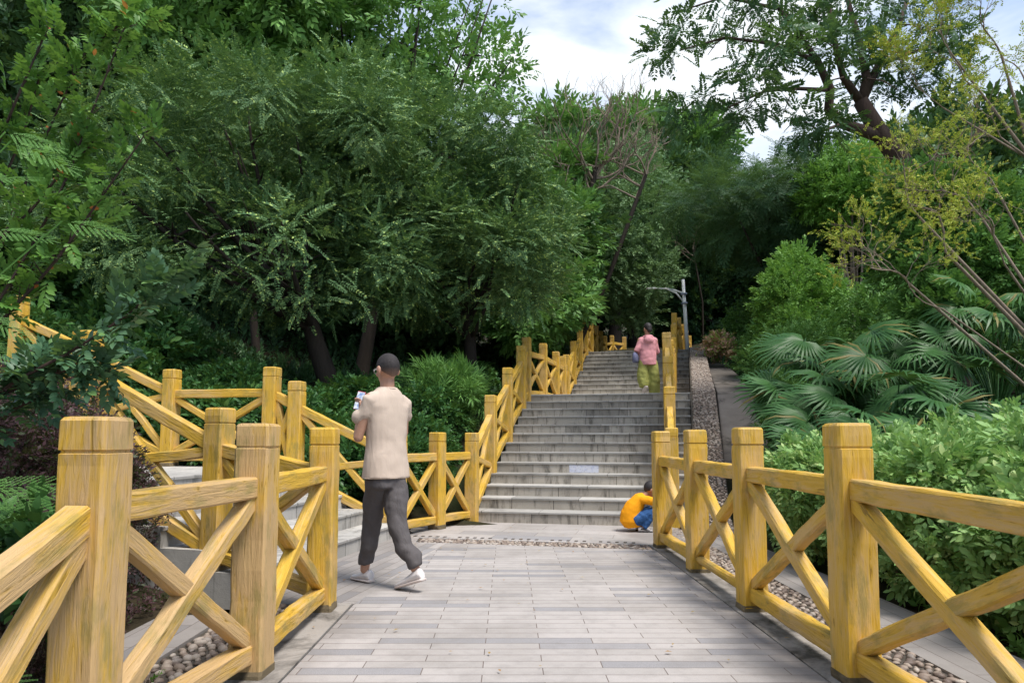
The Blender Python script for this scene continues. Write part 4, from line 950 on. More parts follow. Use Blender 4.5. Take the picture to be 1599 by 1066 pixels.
tree('forest_tree', 'dark tree deep behind the spreading trees where the left slope rises', 'tree', base_at(520, 22),
     [lobe(520, 250, 22, 190, 130, 3), lobe(640, 400, 21, 190, 130, 2.6), lobe(420, 420, 21, 190, 130, 2.6), lobe(760, 420, 21.5, 150, 150, 2.6)],
     7500, 'bunch', 0.62, M['leaf_dark'], M['bark_dark'], .12, 14, limbn=8, rough=.3)
# middle distance, above the stairs
tree('leaning_tree', 'grey green leaning tree with a bent trunk directly above the top of the stairs', 'tree', base_at(925, 27.5),
     [lobe(985, 330, 23.5, 70, 85, 1.8), lobe(940, 400, 23.5, 65, 70, 1.6), lobe(1000, 410, 23.5, 42, 70, 1.3), lobe(905, 430, 24.5, 50, 38, 1.2), lobe(980, 470, 24, 42, 36, 1.0), lobe(985, 270, 23.8, 50, 45, 1.3)],
     8500, 'fine', 0.42, M['leaf_grey'], M['bark_dark'], .13, 15, limbn=16, fork=.5, rough=.28, inner=.7)
tree('forest_tree', 'dark green tree behind the left railing, between the spreading trees and the leaning tree', 'tree', base_at(860, 21),
     [lobe(855, 330, 21, 60, 65, 1.8), lobe(870, 400, 20.5, 60, 90, 1.7), lobe(830, 480, 19.5, 70, 55, 1.6), lobe(880, 275, 21.5, 45, 40, 1.4), lobe(860, 470, 22, 40, 40, 1.2)],
     5600, 'bunch', 0.46, M['leaf_mid'], M['bark_dark'], .14, 16, rough=.3)
tree('forest_tree', 'far dark tree under the skyline directly behind the bare red twigs', 'tree', base_at(960, 30),
     [lobe(960, 285, 30, 105, 50, 3), lobe(930, 330, 30, 110, 90, 3), lobe(1040, 290, 32, 80, 70, 3), lobe(960, 430, 33, 80, 90, 2.5), lobe(900, 240, 30.5, 50, 30, 2), lobe(1090, 275, 31, 50, 35, 2)],
     7500, 'bunch', 0.62, M['leaf_dark'], M['bark_dark'], .25, 17, rough=.32)
tree('forest_tree', 'lighter skyline tree with ragged tips above the leaning tree', 'tree', base_at(990, 33),
     [lobe(1000, 215, 33, 60, 40, 2.2), lobe(875, 205, 33, 50, 35, 2), lobe(1070, 235, 33, 60, 35, 2.2), lobe(950, 240, 33, 80, 40, 2.2)],
     3000, 'bunch', 0.75, M['leaf_mid'], M['bark_dark'], .2, 18, rough=.45, gap=.25)
tree('forest_tree', 'rounded dark tree just right of the street lamp', 'tree', base_at(1140, 34),
     [lobe(1140, 410, 34, 65, 55, 2), lobe(1105, 450, 34, 55, 50, 1.7), lobe(1180, 450, 33, 50, 60, 1.7), lobe(1120, 500, 33.5, 70, 30, 1.5), lobe(1060, 480, 36, 60, 60, 2)],
     6000, 'bunch', 0.52, M['leaf_dark'], M['bark_dark'], .18, 19, rough=.25)
tree('feathery_tree', 'dark feathery tree with layered fronds filling the gap below the sky, right of centre', 'tree', base_at(1230, 19),
     [lobe(1200, 310, 19, 100, 45, 2.2), lobe(1290, 330, 18.5, 100, 70, 2.2), lobe(1170, 350, 19, 70, 35, 1.8), lobe(1260, 300, 19.5, 90, 30, 2), lobe(1330, 430, 18.5, 110, 80, 2), lobe(1150, 295, 20, 60, 26, 1.5), lobe(1380, 330, 18.5, 90, 70, 2)],
     3300, 'feather', 0.62, M['leaf_flame'], M['bark_dark'], .18, 20, limbn=14, up=0, flat=.5, rough=.2, jit=.4)
tree('forest_tree', 'tall dark tree at the right edge behind the red brown trunk', 'tree', base_at(1480, 19),
     [lobe(1480, 330, 19, 160, 110, 2.6), lobe(1600, 270, 19, 90, 90, 2.4), lobe(1400, 440, 18.5, 130, 90, 2.2), lobe(1580, 430, 18, 120, 110, 2.2), lobe(1470, 290, 20, 110, 60, 2.2)],
     7200, 'bunch', 0.58, M['leaf_dark'], M['bark_dark'], .22, 21, rough=.3)
tree('small_tree', 'bright yellow green bushy tree in the middle of the right bank', 'tree', base_at(1245, 15),
     [lobe(1250, 420, 15, 30, 32, .7), lobe(1230, 465, 14.8, 34, 32, .7), lobe(1275, 470, 15, 36, 34, .7), lobe(1240, 515, 14.6, 40, 26, .7)],
     3400, 'fine', 0.26, M['leaf_bright'], M['bark_pale'], .07, 22, rough=.28)
tree('small_tree', 'bright leafy tree top peeping between the feathery tree and the red brown trunk', 'tree', base_at(1340, 16),
     [lobe(1345, 265, 16, 45, 38, .9), lobe(1370, 320, 16, 50, 45, .9), lobe(1310, 300, 16.2, 30, 30, .8)],
     2400, 'fine', 0.34, M['leaf_bright'], M['bark_pale'], .08, 23, rough=.3)
# far woods that close the horizon
proto = tree('forest_tree', 'large far forest tree behind the left side stairs', 'tree', base_at(-100, 24),
     [(base_at(-100, 24).x+dx, 24+dy, base_at(-100, 24).z+dz, rx, ry_, rz_) for dx, dy, dz, rx, ry_, rz_ in ((0, 0, 7, 3.4, 3.2, 3), (-2, .5, 4.5, 3, 3, 2.6), (2.1, -.4, 4.3, 2.9, 3, 2.6), (.3, 0, 10, 2.5, 2.4, 2.2), (0, -.5, 2.2, 3.4, 3, 2))],
     7000, 'bunch', 0.7, M['leaf_dark'], M['bark_dark'], .25, 30, rough=.3, group='trees of the far wood')
GW = 'trees of the far wood'
GB = 'trees of the park behind the viewer'
for i, (x, y, sc) in enumerate([(-8, -11, .8), (-1.5, -15, .9), (8, -13, .75), (-13, -2, .8)]):  # unseen trees, added to block low sky light so it falls from above
    copy_tree(proto, Vector((x, y, gh(x, y))), i*.9+.4, (sc, sc, sc), ['dark forest tree left of the lower steps behind the viewer', 'dark forest tree straight behind the viewer at the foot of the lower steps', 'smallest dark forest tree right of the lower steps behind the viewer', 'dark forest tree beyond the left side behind the myrtle'][i], GB)
for i, (px, Yt, py, lab) in enumerate([(1150, 36, 262, 'far forest tree behind the rounded tree right of the street lamp'), (1040, 40, 245, 'far forest tree seen over the street lamp'),
        (1270, 32, 258, 'far forest tree behind the feathery tree'), (1390, 30, 250, 'far forest tree showing left of the red brown trunk'), (1500, 28, 240, 'far forest tree behind the red brown trunk'), (1640, 26, 170, 'far forest tree beyond the right edge'),
        (790, 30, 230, 'far forest tree behind the second spreading tree'), (660, 27, 240, 'far forest tree behind the airy tall tree'), (540, 31, 200, 'far forest tree standing highest behind the airy tall tree'), (60, 26, -150, 'far forest tree behind the top left corner tree'),
        (900, 42, 225, 'far forest tree behind the skyline tree with ragged tips'), (380, 29, -120, 'far forest tree behind the tree with glossy clumps'), (1200, 42, 250, 'farthest forest tree in the dip of the skyline')]):
    bp = base_at(px, Yt); sc = (EYE+(683-py)/1100*Yt-bp.z)/14.0; copy_tree(proto, bp, i*1.1, (max(sc, .8), max(sc, .8), sc), lab, GW)

# ------------------------------------------------------------------ trees with visible branching
def grow(mb, p, d, ln, r, depth, rg, tips, bend=0.35, up=0.15, kids=(2, 3), shrink=0.72, sides=6):
    pts = [p]; dd = Vector(d).normalized(); n = 5
    for i in range(n):
        dd = (dd+Vector((rg.uniform(-1, 1), rg.uniform(-1, 1), rg.uniform(-1, 1)))*bend*.5+Vector((0, 0, up*.2))).normalized(); pts.append(pts[-1]+dd*ln/n)
    mb.tube(pts, [r*(1-.4*i/n) for i in range(n+1)], sides, cap=False)
    if depth == 0: tips.append((pts[-1], dd)); tips.append((pts[-2], dd)); return
    for k in range(rg.randint(*kids)):
        q = pts[rg.choice([n, n, n-1, n-2])]; nd = (dd+Vector((rg.uniform(-1, 1), rg.uniform(-1, 1), rg.uniform(-.8, 1)))*.85).normalized()
        grow(mb, q, nd, ln*shrink*rg.uniform(.7, 1.15), r*.58, depth-1, rg, tips, bend, up, kids, shrink, max(4, sides-1))
def leaves_at(name, m, parent, tips, per, tw, size, seed, spread=.12, up=.2, flat=0.0):
    r = np.random.RandomState(seed); P = np.array([tuple(t[0]) for t in tips]); D = np.array([tuple(t[1]) for t in tips])
    P = np.repeat(P, per, 0); D = np.repeat(D, per, 0); P = P+r.randn(*P.shape)*spread; D = D*.6+r.randn(*D.shape)*.6+np.array([0, 0, up])
    if flat: D[:, 2] *= (1-flat)
    Nn = r.randn(*P.shape)*.35+np.array([0, 0, 1.]); tp = TW[tw]; k = r.randint(0, len(tp), len(P)); S = size*r.uniform(.65, 1.25, len(P)); parts = []
    for i, t in enumerate(tp):
        s = k == i
        if s.any(): parts.append(scatter(t, P[s], D[s], Nn[s], S[s]))
    V, F = merge(*parts); return np_mesh(name, V, F, m, parent)
def rel(root, v): return Vector(v)-root.location

# the big feathery tree with the red brown trunk
fb = at(1487, 560, 11.2); fb.z = gh(fb.x, fb.y); ft = thing('flame_tree', 'large feathery leaved tree with a crooked red brown trunk leaning over the right bank', 'tree', fb)
b = MB()
def path(pl, r, sides=9): b.tube([rel(ft, at(x, y, Yd)) for x, y, Yd in pl], r, sides)
path([(1495, 640, 11.2), (1487, 500, 11.2), (1472, 420, 11.15), (1470, 330, 11.1), (1440, 262, 11.05), (1418, 225, 11.0), (1392, 188, 11), (1366, 138, 11)], [.24, .21, .19, .18, .17, .155, .14, .115])
path([(1400, 200, 11), (1368, 188, 10.95), (1335, 176, 10.9), (1314, 152, 10.85), (1318, 118, 10.8), (1300, 72, 10.7), (1268, 22, 10.6), (1236, -25, 10.5)], [.10, .09, .085, .078, .07, .055, .04, .03])
path([(1368, 142, 11), (1378, 100, 11.1), (1370, 40, 11.2), (1352, -40, 11.3)], [.09, .07, .055, .035])
path([(1370, 135, 11), (1398, 78, 11.3), (1436, 8, 11.7), (1460, -60, 12)], [.08, .06, .045, .03])
path([(1366, 140, 11), (1340, 98, 10.8), (1330, 50, 10.6), (1322, -20, 10.4)], [.075, .055, .045, .03])
path([(1316, 120, 10.8), (1262, 117, 10.6), (1210, 122, 10.4), (1150, 150, 10.2)], [.035, .028, .02, .01], 6)
path([(1300, 72, 10.7), (1235, 42, 10.5), (1150, 30, 10.3), (1075, 52, 10.2)], [.04, .03, .02, .01], 6)
path([(1335, 176, 10.9), (1300, 190, 10.6), (1270, 170, 10.4)], [.03, .02, .01], 6)
path([(1440, 262, 11.05), (1480, 232, 10.8), (1530, 228, 10.6), (1560, 180, 10.4)], [.07, .055, .04, .03], 7)
path([(1236, -20, 10.5), (1150, -40, 10.3), (1090, -20, 10.2)], [.03, .02, .01], 6)
path([(1398, 78, 11.3), (1470, 50, 11.2), (1540, 60, 11)], [.035, .025, .015], 6)
for (x0, y0, x1, y1) in ((1150, 30, 1120, 60), (1210, 122, 1170, 170), (1235, 42, 1210, 90), (1268, 22, 1240, 60), (1330, 50, 1290, 30), (1340, 98, 1300, 120), (1352, -40, 1320, -60), (1378, 100, 1430, 120), (1436, 8, 1480, 20), (1270, 170, 1240, 190), (1262, 117, 1240, 160)):
    path([(x0, y0, 10.5), ((x0+x1)/2, (y0+y1)/2-6, 10.4), (x1, y1, 10.3)], [.015, .01, .005], 5)
b.build('trunk', M['bark_warm'], ft, True)
fl = [(1062, 45, 30, 14), (1112, 152, 52, 22), (1165, 118, 48, 20), (1095, 30, 40, 12), (1150, 20, 50, 16), (1215, 62, 55, 22), (1200, 140, 40, 20), (1262, 25, 60, 26), (1330, 35, 50, 24), (1425, 66, 75, 26), (1400, 108, 52, 20),
      (1275, 168, 55, 14), (1300, 190, 40, 14), (1460, 22, 70, 28), (1160, -30, 90, 25), (1290, -50, 90, 30), (1420, -50, 100, 30), (1540, 60, 50, 22), (1500, 110, 60, 20)]
lob_ = []
for i, (x, y, rx, ry_) in enumerate(fl):
    l = lobe(x, y, 10.4+.55*math.sin(i*2.1)+(.5 if x > 1380 else 0), rx, ry_, .55); lob_.append((l[0]-fb.x, l[1]-fb.y, l[2]-fb.z, *l[3:]))
foliage('crown', M['leaf_flame'], ft, lob_, 2700, 'plume', 0.27, 61, up=-.1, flat=.4, jit=.55, clump=.5, nclump=5, rough=.35, inner=1.0, gap=.2)

# bare twiggy shrub tree with yellow green tips
yb = at(1730, 600, 8.3); yb.z = gh(yb.x, yb.y); yt = thing('twiggy_tree', 'half bare twiggy tree with sparse yellow green leaf tips above the palms', 'tree', yb)
b = MB(); rg = random.Random(5); tips = []
for x, y, Yd, r in ((1500, 400, 7.8, .035), (1430, 440, 7.3, .026), (1450, 330, 8.2, .03), (1550, 330, 8.6, .028), (1590, 420, 7.6, .024), (1480, 480, 7.2, .018), (1570, 270, 8.2, .024)):
    e = rel(yt, at(x, y, Yd)); s0 = Vector((0.1*rg.random(), 0, .2)); m1 = s0.lerp(e, .45)+Vector((rg.uniform(0, .3), 0, .15)); b.tube([s0, m1, e], [r*1.1, r*.8, r*.5], 7, cap=False)
    grow(b, e, (e-m1)+Vector((-.25, -.1, .12)), .55, r*.42, 3, rg, tips, .7, .2, (3, 4), .78)
b.build('trunk', M['bark_pale'], yt, True)
hi = [t for t in tips if t[0].z > rel(yt, at(1450, 430, 7.8)).z or rg.random() < .25]
leaves_at('crown', M['leaf_yellow'], yt, hi, 2, 'fine', .10, 3, .05)
yb2 = Vector((7.6, 9.6, 0)); yb2.z = gh(7.6, 9.6); y2 = thing('twiggy_tree', 'pale yellow green twiggy tree in the top right corner', 'tree', yb2)
b = MB(); rg = random.Random(8); tips = []
for x, y, r in ((1560, 120, .03), (1600, 60, .03), (1520, 60, .024), (1500, 150, .02), (1590, 200, .024), (1640, 120, .03)):
    e = rel(y2, at(x, y, 9.2)); m1 = rel(y2, at(1640, 240, 9.4)); b.tube([(0, 0, 0), m1*.55, m1, e], [r*1.4, r*1.2, r*.9, r*.5], 7, cap=False)
    grow(b, e, (e-m1)+Vector((-.2, 0, .2)), .55, r*.42, 3, rg, tips, .5, .3, (2, 3), .75)
b.build('trunk', M['bark_pale'], y2, True); leaves_at('crown', M['leaf_yellow'], y2, tips, 3, 'fine', .16, 4, .06)
tree('small_tree', 'dense dark green tree hiding the lower trunk of the feathery leaved tree', 'tree', base_at(1500, 10.2),
     [lobe(1455, 300, 10.3, 48, 36, .5), lobe(1520, 330, 10.2, 60, 50, .6), lobe(1550, 420, 10.0, 60, 60, .6), lobe(1440, 400, 10.2, 40, 50, .5), lobe(1590, 330, 10.4, 60, 60, .6), lobe(1480, 490, 9.9, 60, 40, .5)],
     5200, 'bunch', 0.22, M['leaf_mid'], M['bark_dark'], .05, 63, rough=.3)
# bare reddish twigs on the skyline and beside the lamp
def bare(label, px, py, Yd, r, seed, n, spread, ln=1.2, bx=None):
    bs = base_at(bx or px, Yd); t = thing('bare_tree', label, 'tree', bs); b = MB(); rg = random.Random(seed); tips = []; e = rel(t, at(px, py, Yd)); b.tube([(0, 0, -.2), e*.5+Vector((.15, 0, 0)), e], [r*1.3, r*1.15, r], 7, cap=False); b.build('trunk', M['bark_dark'], t, True); b = MB()
    for k in range(n): grow(b, e*(1-.06*(k % 3)), (rg.uniform(-1, 1)*spread, rg.uniform(-.6, .3), rg.uniform(.2, 1)), ln, r*.55, 4, rg, tips, .5, .25, (2, 3), .76, 5)
    b.build('branches', M['bark_pale'], t, True); return t
bare('bare tree with reddish dry twigs at the skyline left of the leaning tree', 935, 250, 20.3, .08, 31, 11, 1.8, 1.1, 850)
bare('bare pale twigs sticking out left of the dark rounded tree near the lamp', 1088, 385, 24, .028, 33, 6, 1.3, .8, 1100)
bare('small bare dry tree above the railing at the skyline behind the leaning tree', 1015, 262, 20.5, .06, 35, 7, 1.4, .9, 880)

# ------------------------------------------------------------------ fan palms on the right bank
def fan(rs, n=26, arc=4.6, L0=1.0):
    V = []; F = []
    for i in range(n):
        a0 = -arc/2+arc*i/n; a1 = a0+arc/n; am = (a0+a1)/2; ln = L0*(0.78+.22*math.cos(am*.55))*rs.uniform(.92, 1.04); bnd = rs.uniform(.10, .34)
        def p(a, r, z): return (r*math.cos(a), r*math.sin(a), z)
        b_ = len(V); c = .38
        V += [p(am, .02, 0), p(a0, ln*c, -.02-.04*c), p(am, ln*c, .035), p(a1, ln*c, -.02-.04*c), p(am-(arc/n)*.20, ln*.78, -.04-bnd*.35), p(am+(arc/n)*.20, ln*.78, -.04-bnd*.35), p(am+rs.uniform(-.03, .03), ln, -.08-bnd)]
        F += [(b_, b_+1, b_+2), (b_, b_+2, b_+3), (b_+1, b_+4, b_+2), (b_+2, b_+4, b_+5), (b_+2, b_+5, b_+3), (b_+4, b_+6, b_+5)]
    return np.array(V), np.array(F)
FAN = [fan(RS) for _ in range(4)]
def palm(label, base, nf, H, seed, fr=.5, lean=(-.3, -.6), lift=0.0):
    base = Vector(base)+Vector((0, 0, lift)); root = thing('fan_palm', label, 'palm', base, group='fan palms on the right bank'); rg = random.Random(seed); b = MB(); parts = []
    for i in range(nf):
        az = i*2.399+rg.uniform(-.3, .3); el = R(rg.uniform(32, 84)); d = Vector((math.cos(az)*math.cos(el)+lean[0]*.35, math.sin(az)*math.cos(el)+lean[1]*.35, math.sin(el))).normalized(); ln = H*rg.uniform(.65, 1.1)
        p1 = d*ln*.55+Vector((0, 0, .06)); p2 = d*ln; p2.z -= ln*.10*math.cos(el); b.tube([(0, 0, -.1), p1*.5, p1, p2], [.014, .011, .009, .007], 5, cap=False)
        out_ = Vector((p2.x, p2.y, 0)); out_ = out_.normalized() if out_.length > .05 else Vector((0, -1, 0)); D = (out_*.9+Vector((lean[0]*.4, lean[1]*.4, rg.uniform(-.35, .35)))); Nn = Vector((-out_.x*.35+lean[0]*.5, -out_.y*.35-.75, .8))+Vector((rg.uniform(-.3, .3), rg.uniform(-.3, .3), 0))
        V, F = scatter(FAN[rg.randint(0, 3)], np.array([tuple(p2)]), np.array([tuple(D)]), np.array([tuple(Nn)]), fr*rg.uniform(.8, 1.15)); parts.append((V, F))
    b.tube([(0, 0, -lift-.15), (0, 0, .05)], [.07, .05], 8); b.build('stems', M['leaf_palm'], root, True); V, F = merge(*parts); np_mesh('fronds', V, F, M['leaf_palm'], root)
for i, (px, Yd, nf, H, lab) in enumerate([(1280, 7.7, 14, 1.0, 'leftmost fan palm with a pale frond spread low over the hedge'), (1385, 8.2, 16, 1.5, 'tall fan palm in the middle of the palm clump'), (1490, 7.6, 14, 1.35, 'fan palm under the twiggy tree, right of the tall one'),
        (1600, 7.4, 14, 1.25, 'fan palm cut by the right edge of the picture'), (1330, 9.6, 13, 1.4, 'fan palm at the back of the clump, behind the tall one'), (1262, 9.6, 12, 1.1, 'small fan palm nearest the retaining slope'), (1555, 9.3, 14, 1.7, 'back fan palm rising beside the twiggy tree'), (1440, 6.9, 10, .95, 'low fan palm peeping over the bright hedge'), (1570, 6.2, 10, .95, 'low fan palm by the right edge behind the bright hedge')]):
    bp = base_at(px, Yd); palm(lab, bp, nf+9, H*1.02, 70+i, .50, lean=((.5, -.6) if px < 1300 else (-.2, -.6)), lift=(.5 if Yd > 7.9 else .2)*(1.6 if Yd > 9 else 1))

# ------------------------------------------------------------------ shrubs
def shrub_proto(name, label, cat, base, r, h, n, tw, size, m, seed, group, **kw):
    rg = random.Random(seed); root = thing(name, label, cat, base, group=group); b = MB()
    ll = [(0, 0, h*.5, r, r, h*.5)]+[(rg.uniform(-.5, .5)*r, rg.uniform(-.5, .5)*r, h*rg.uniform(.55, .8), r*.6, r*.6, h*.33) for _ in range(3)]
    for k in range(8): a = k*.8; b.tube([(0, 0, -.05), (math.cos(a)*r*.3, math.sin(a)*r*.3, h*.4), (math.cos(a)*r*.6, math.sin(a)*r*.6, h*.8)], [.012, .009, .004], 5, cap=False)
    b.build('stems', M['bark_pale'], root); kw.setdefault('rough', .25); kw.setdefault('clump', .3); foliage('leaves', m, root, ll, n, tw, size, seed, **kw); return root
def P3(x, y): return Vector((x, y, gh(x, y)))
G = 'bright green shrubs along the right fence'
hp = [shrub_proto('hedge_shrub', 'bright green shrub nearest the viewer outside the right railing', 'shrub', P3(3.22, 3.7), .62, 1.08, 2300, 'oval', .125, M['leaf_hedge'], 81, G),
      shrub_proto('hedge_shrub', 'bright green shrub behind the widest railing panel', 'shrub', P3(3.2, 4.75), .62, 1.12, 2300, 'oval', .12, M['leaf_hedge'], 82, G)]
for i, (x, y, sc, k, lab) in enumerate([(3.15, 5.7, 1.0, 0, 'bright green shrub seen between the third and fourth railing posts'), (3.05, 6.6, .95, 1, 'bright green shrub low behind the second railing post'), (4.15, 4.2, 1.12, 1, 'bright green shrub at the right edge behind the nearest one'),
        (4.1, 5.3, 1.1, 0, 'bright green shrub in the middle row below the fan palms'), (4.0, 6.3, 1.02, 1, 'bright green shrub touching the low palm fronds'), (5.2, 5.2, 1.15, 0, 'bright green shrub far right in the back row'), (3.3, 2.75, .9, 1, 'bright green shrub in the bottom right corner'), (3.25, 7.6, .7, 0, 'small bright shrub at the far end of the hedge by the cobbles'), (4.9, 6.3, 1.05, 1, 'bright green shrub in the back row right of the pale palm frond')]):
    copy_tree(hp[k], P3(x, y), i*1.3, (sc, sc, sc), lab, G)
G = 'dark shrubs behind the side stairs'
dp = [shrub_proto('dark_shrub', 'dark glossy shrub behind the flat landing rail', 'shrub', P3(-3.4, 9.75), .8, 1.0, 1700, 'oval', .19, M['leaf_back'], 91, G),
      shrub_proto('dark_shrub', 'dark glossy shrub behind the two close posts of the landing', 'shrub', P3(-2.3, 9.6), .75, .9, 1500, 'oval', .19, M['leaf_back'], 92, G)]
for i, (x, y, sc, k, lab) in enumerate([(-4.6, 9.9, 1.0, 1, 'dark glossy shrub left of the flat landing rail'), (-5.9, 10.1, 1.05, 0, 'dark glossy shrub behind the upper side stairs'), (-7.3, 10.2, 1.1, 1, 'dark glossy shrub at the left edge behind the far railing'), (-1.45, 9.6, .7, 0, 'dark glossy shrub right behind the walking man'),
        (-1.35, 10.5, .7, 1, 'dark glossy shrub at the foot of the left stair railing'), (-1.35, 11.6, .7, 0, 'dark glossy shrub beside the second post of the stair railing'), (-2.9, 10.9, .75, 1, 'dark glossy shrub in the second row behind the landing'), (-4.4, 11.2, .8, 0, 'dark glossy shrub deep in the shade left of the tree trunk'), (-2.3, 11.6, .75, 0, 'dark glossy shrub between the two tree trunks'),
        (-6.2, 11.6, 1.3, 1, 'dark glossy shrub highest on the left bank'), (-8.2, 11.8, 1.4, 0, 'large dark shrub at the far left of the bank'), (-1.2, 13.0, .8, 1, 'dark glossy shrub by the upper part of the left stair railing'), (-1.1, 15.2, .8, 0, 'dark glossy shrub level with the first landing'), (-1.0, 17.6, .9, 1, 'dark glossy shrub left of the second flight')]):
    copy_tree(dp[k], P3(x, y), i*1.7, (sc, sc, sc), lab, G)
G = 'shrubs on the bank right of the retaining slope'
bp_ = shrub_proto('bank_shrub', 'mid green shrub beside the lower retaining slope', 'shrub', P3(4.6, 10.4), .7, 1.05, 1900, 'fine', .20, M['leaf_mid'], 95, G)
for i, (x, y, sc, lab) in enumerate([(4.2, 9.2, .8, 'mid green shrub at the foot of the retaining slope'), (5.0, 11.8, .85, 'mid green shrub halfway up beside the retaining slope'), (5.6, 13.3, 1.2, 'mid green shrub behind the paler slope'), (6.1, 15.2, 1.25, 'mid green shrub near the top of the cobbled ramp'), (6.9, 17.5, 1.4, 'mid green shrub right of the ramp top'), (6.3, 12.4, .9, 'mid green shrub under the bright bushy tree'),
        (7.4, 13.6, 1.5, 'mid green shrub behind the back fan palm'), (8.6, 12, 1.6, 'mid green shrub below the red brown trunk'), (7.2, 12.6, 1.1, 'mid green shrub behind the tall fan palm'), (7.7, 20.5, 1.6, 'mid green shrub at the top of the bank by the lamp'), (9.6, 16.0, 1.8, 'mid green shrub high on the right bank')]):
    copy_tree(bp_, P3(x, y), i*2.1, (sc, sc, sc), lab, G)
shrub_proto('croton', 'small pink and cream leaved plant at the top of the cobbled ramp', 'plant', P3(5.55, 18.2)+Vector((0, 0, .9)), .35, .5, 260, 'oval', .2, M['leaf_pink'], 97, None)
shrub_proto('bamboo_shrub', 'narrow leaved bamboo like shrub below the second spreading tree', 'shrub', P3(-1.1, 12.3), .65, .9, 750, 'needle', .22, M['leaf_mid'], 98, None, up=.5)
# purple shrubs on the left
G = 'purple leaved shrubs left of the path'
pp = shrub_proto('purple_shrub', 'dark purple leaved shrub behind the worn left railing', 'shrub', P3(-2.62, 4.05), .46, 1.1, 2600, 'fine', .115, M['leaf_red'], 101, G)
for i, (x, y, sc, lab) in enumerate([(-2.95, 3.5, 1.12, 'dark purple shrub at the left edge below the myrtle'), (-2.15, 3.2, .72, 'low purple shrub seen through the worn railing braces'), (-3.1, 4.5, 1.15, 'dark purple shrub nearest the side stairs'), (-2.85, 5.0, .8, 'small purple shrub tight against the side stairs'), (-2.55, 3.3, .8, 'low purple shrub between the myrtle and the left railing')]):
    copy_tree(pp, P3(x, y), i*1.9, (sc, sc, sc), lab, G)
shrub_proto('green_plant', 'small dark green broad leaved plant among the purple shrubs', 'plant', P3(-2.05, 2.95)+Vector((0, 0, .35)), .28, .45, 160, 'oval', .15, M['leaf_back'], 103, None)
shrub_proto('weed', 'little bright weed growing on the gravel behind the left railing', 'plant', Vector((-1.62, 3.25, -.01)), .06, .08, 26, 'oval', .05, M['leaf_bright'], 104, None, clump=0)

# ------------------------------------------------------------------ crape myrtle and mimosa at the left edge
def sprig_plant(name, label, base, stems, tw, size, m, seed, step=.05, Yv=0, group=None, side=.14, bk=None, up=.25, kids=4):
    base = Vector(base); root = thing(name, label, 'shrub', base, group=group); b = MB(); rg = random.Random(seed); tips = []
    for st_ in stems:
        pts = [rel(root, at(*p)) for p in st_]
        # smooth the stem
        q = []
        for i in range(len(pts)-1):
            a0 = pts[max(i-1, 0)]; a1 = pts[i]; a2 = pts[i+1]; a3 = pts[min(i+2, len(pts)-1)]
            for k in range(5):
                t = k/5; q.append(.5*((2*a1)+(a2-a0)*t+(2*a0-5*a1+4*a2-a3)*t*t+(3*a1-a0-3*a2+a3)*t**3))
        q.append(pts[-1]); b.tube(q, [.008*(1-.75*i/len(q)) for i in range(len(q))], 5, cap=False)
        for i in range(2, len(q)-1):
            dd = (q[i+1]-q[i-1]).normalized()
            for k in range(kids):
                f = rg.random(); p = q[i].lerp(q[i+1], f); sd_ = Vector((rg.uniform(-1, 1), rg.uniform(-1, 1), rg.uniform(-.5, .9))); d2 = (dd*.8+sd_*.9).normalized(); e = p+d2*side*rg.uniform(.2, 1.0); b.tube([p, e], [.003, .0015], 4, cap=False); tips.append((e, d2)); tips.append((p, d2))
        tips.append((q[-1], (q[-1]-q[-2]).normalized()))
    b.build('stems', bk or M['bark_warm'], root); leaves_at('leaves', m, root, tips, 1, tw, size, seed, .015, up); return root
sprig_plant('crape_myrtle', 'leafy green crape myrtle with red tipped shoots at the top left edge', P3(-2.35, 2.75),
    [[(-120, 640, 2.8), (-20, 480, 2.8), (70, 300, 2.8), (120, 150, 2.75), (165, 10, 2.7)], [(-60, 520, 2.9), (10, 300, 2.9), (60, 160, 2.9), (100, 60, 2.85)], [(-60, 560, 2.85), (60, 420, 2.8), (140, 300, 2.75), (215, 180, 2.7)],
     [(-80, 420, 3.0), (0, 220, 3.0), (30, 90, 3.0)], [(-60, 500, 2.9), (20, 430, 2.9), (90, 380, 2.9), (130, 330, 2.9)],
     [(-60, 400, 2.8), (20, 330, 2.8), (80, 250, 2.8), (120, 215, 2.8)], [(100, 60, 2.85), (140, 20, 2.85), (190, -10, 2.85)], [(-60, 300, 3.0), (0, 120, 2.9), (40, 10, 2.9)]],
    'opposite', .09, M['leaf_myrtle'], 111, kids=2, side=.07)
sprig_plant('shrub_branch', 'bluish green leafy branches hanging over the far railing at the left edge', P3(-2.3, 2.4),
    [[(-90, 700, 2.4), (0, 610, 2.4), (110, 545, 2.4), (190, 490, 2.4), (262, 432, 2.4)], [(-60, 640, 2.45), (40, 600, 2.45), (110, 575, 2.45), (150, 585, 2.45)], [(-60, 680, 2.5), (20, 640, 2.5), (70, 615, 2.5)]],
    'opposite', .10, M['leaf_shade'], 113, kids=2, side=.055)
def fronds(label, base, lst, size, m, seed):
    root = thing('mimosa_shrub', label, 'shrub', base); b = MB(); P = []; D = []
    for x0, y0, x1, y1, Yd in lst:
        p0 = rel(root, at(x0, y0, Yd)); p1 = rel(root, at(x1, y1, Yd)); b.tube([(0, 0, 0), p0*.5+Vector((-.1, 0, .1)), p0], [.008, .006, .003], 4, cap=False); P.append(tuple(p0)); D.append(tuple(p1-p0))
    P = np.array(P); D = np.array(D); S = np.linalg.norm(D, axis=1); parts = [scatter(TWF[i % 3], P[i:i+1], D[i:i+1], np.array([[.1, -.7, .8]]), S[i:i+1]) for i in range(len(P))]
    b.build('stems', M['leaf_fern'], root); V, F = merge(*parts); np_mesh('fronds', V, F, m, root)
TWF = []
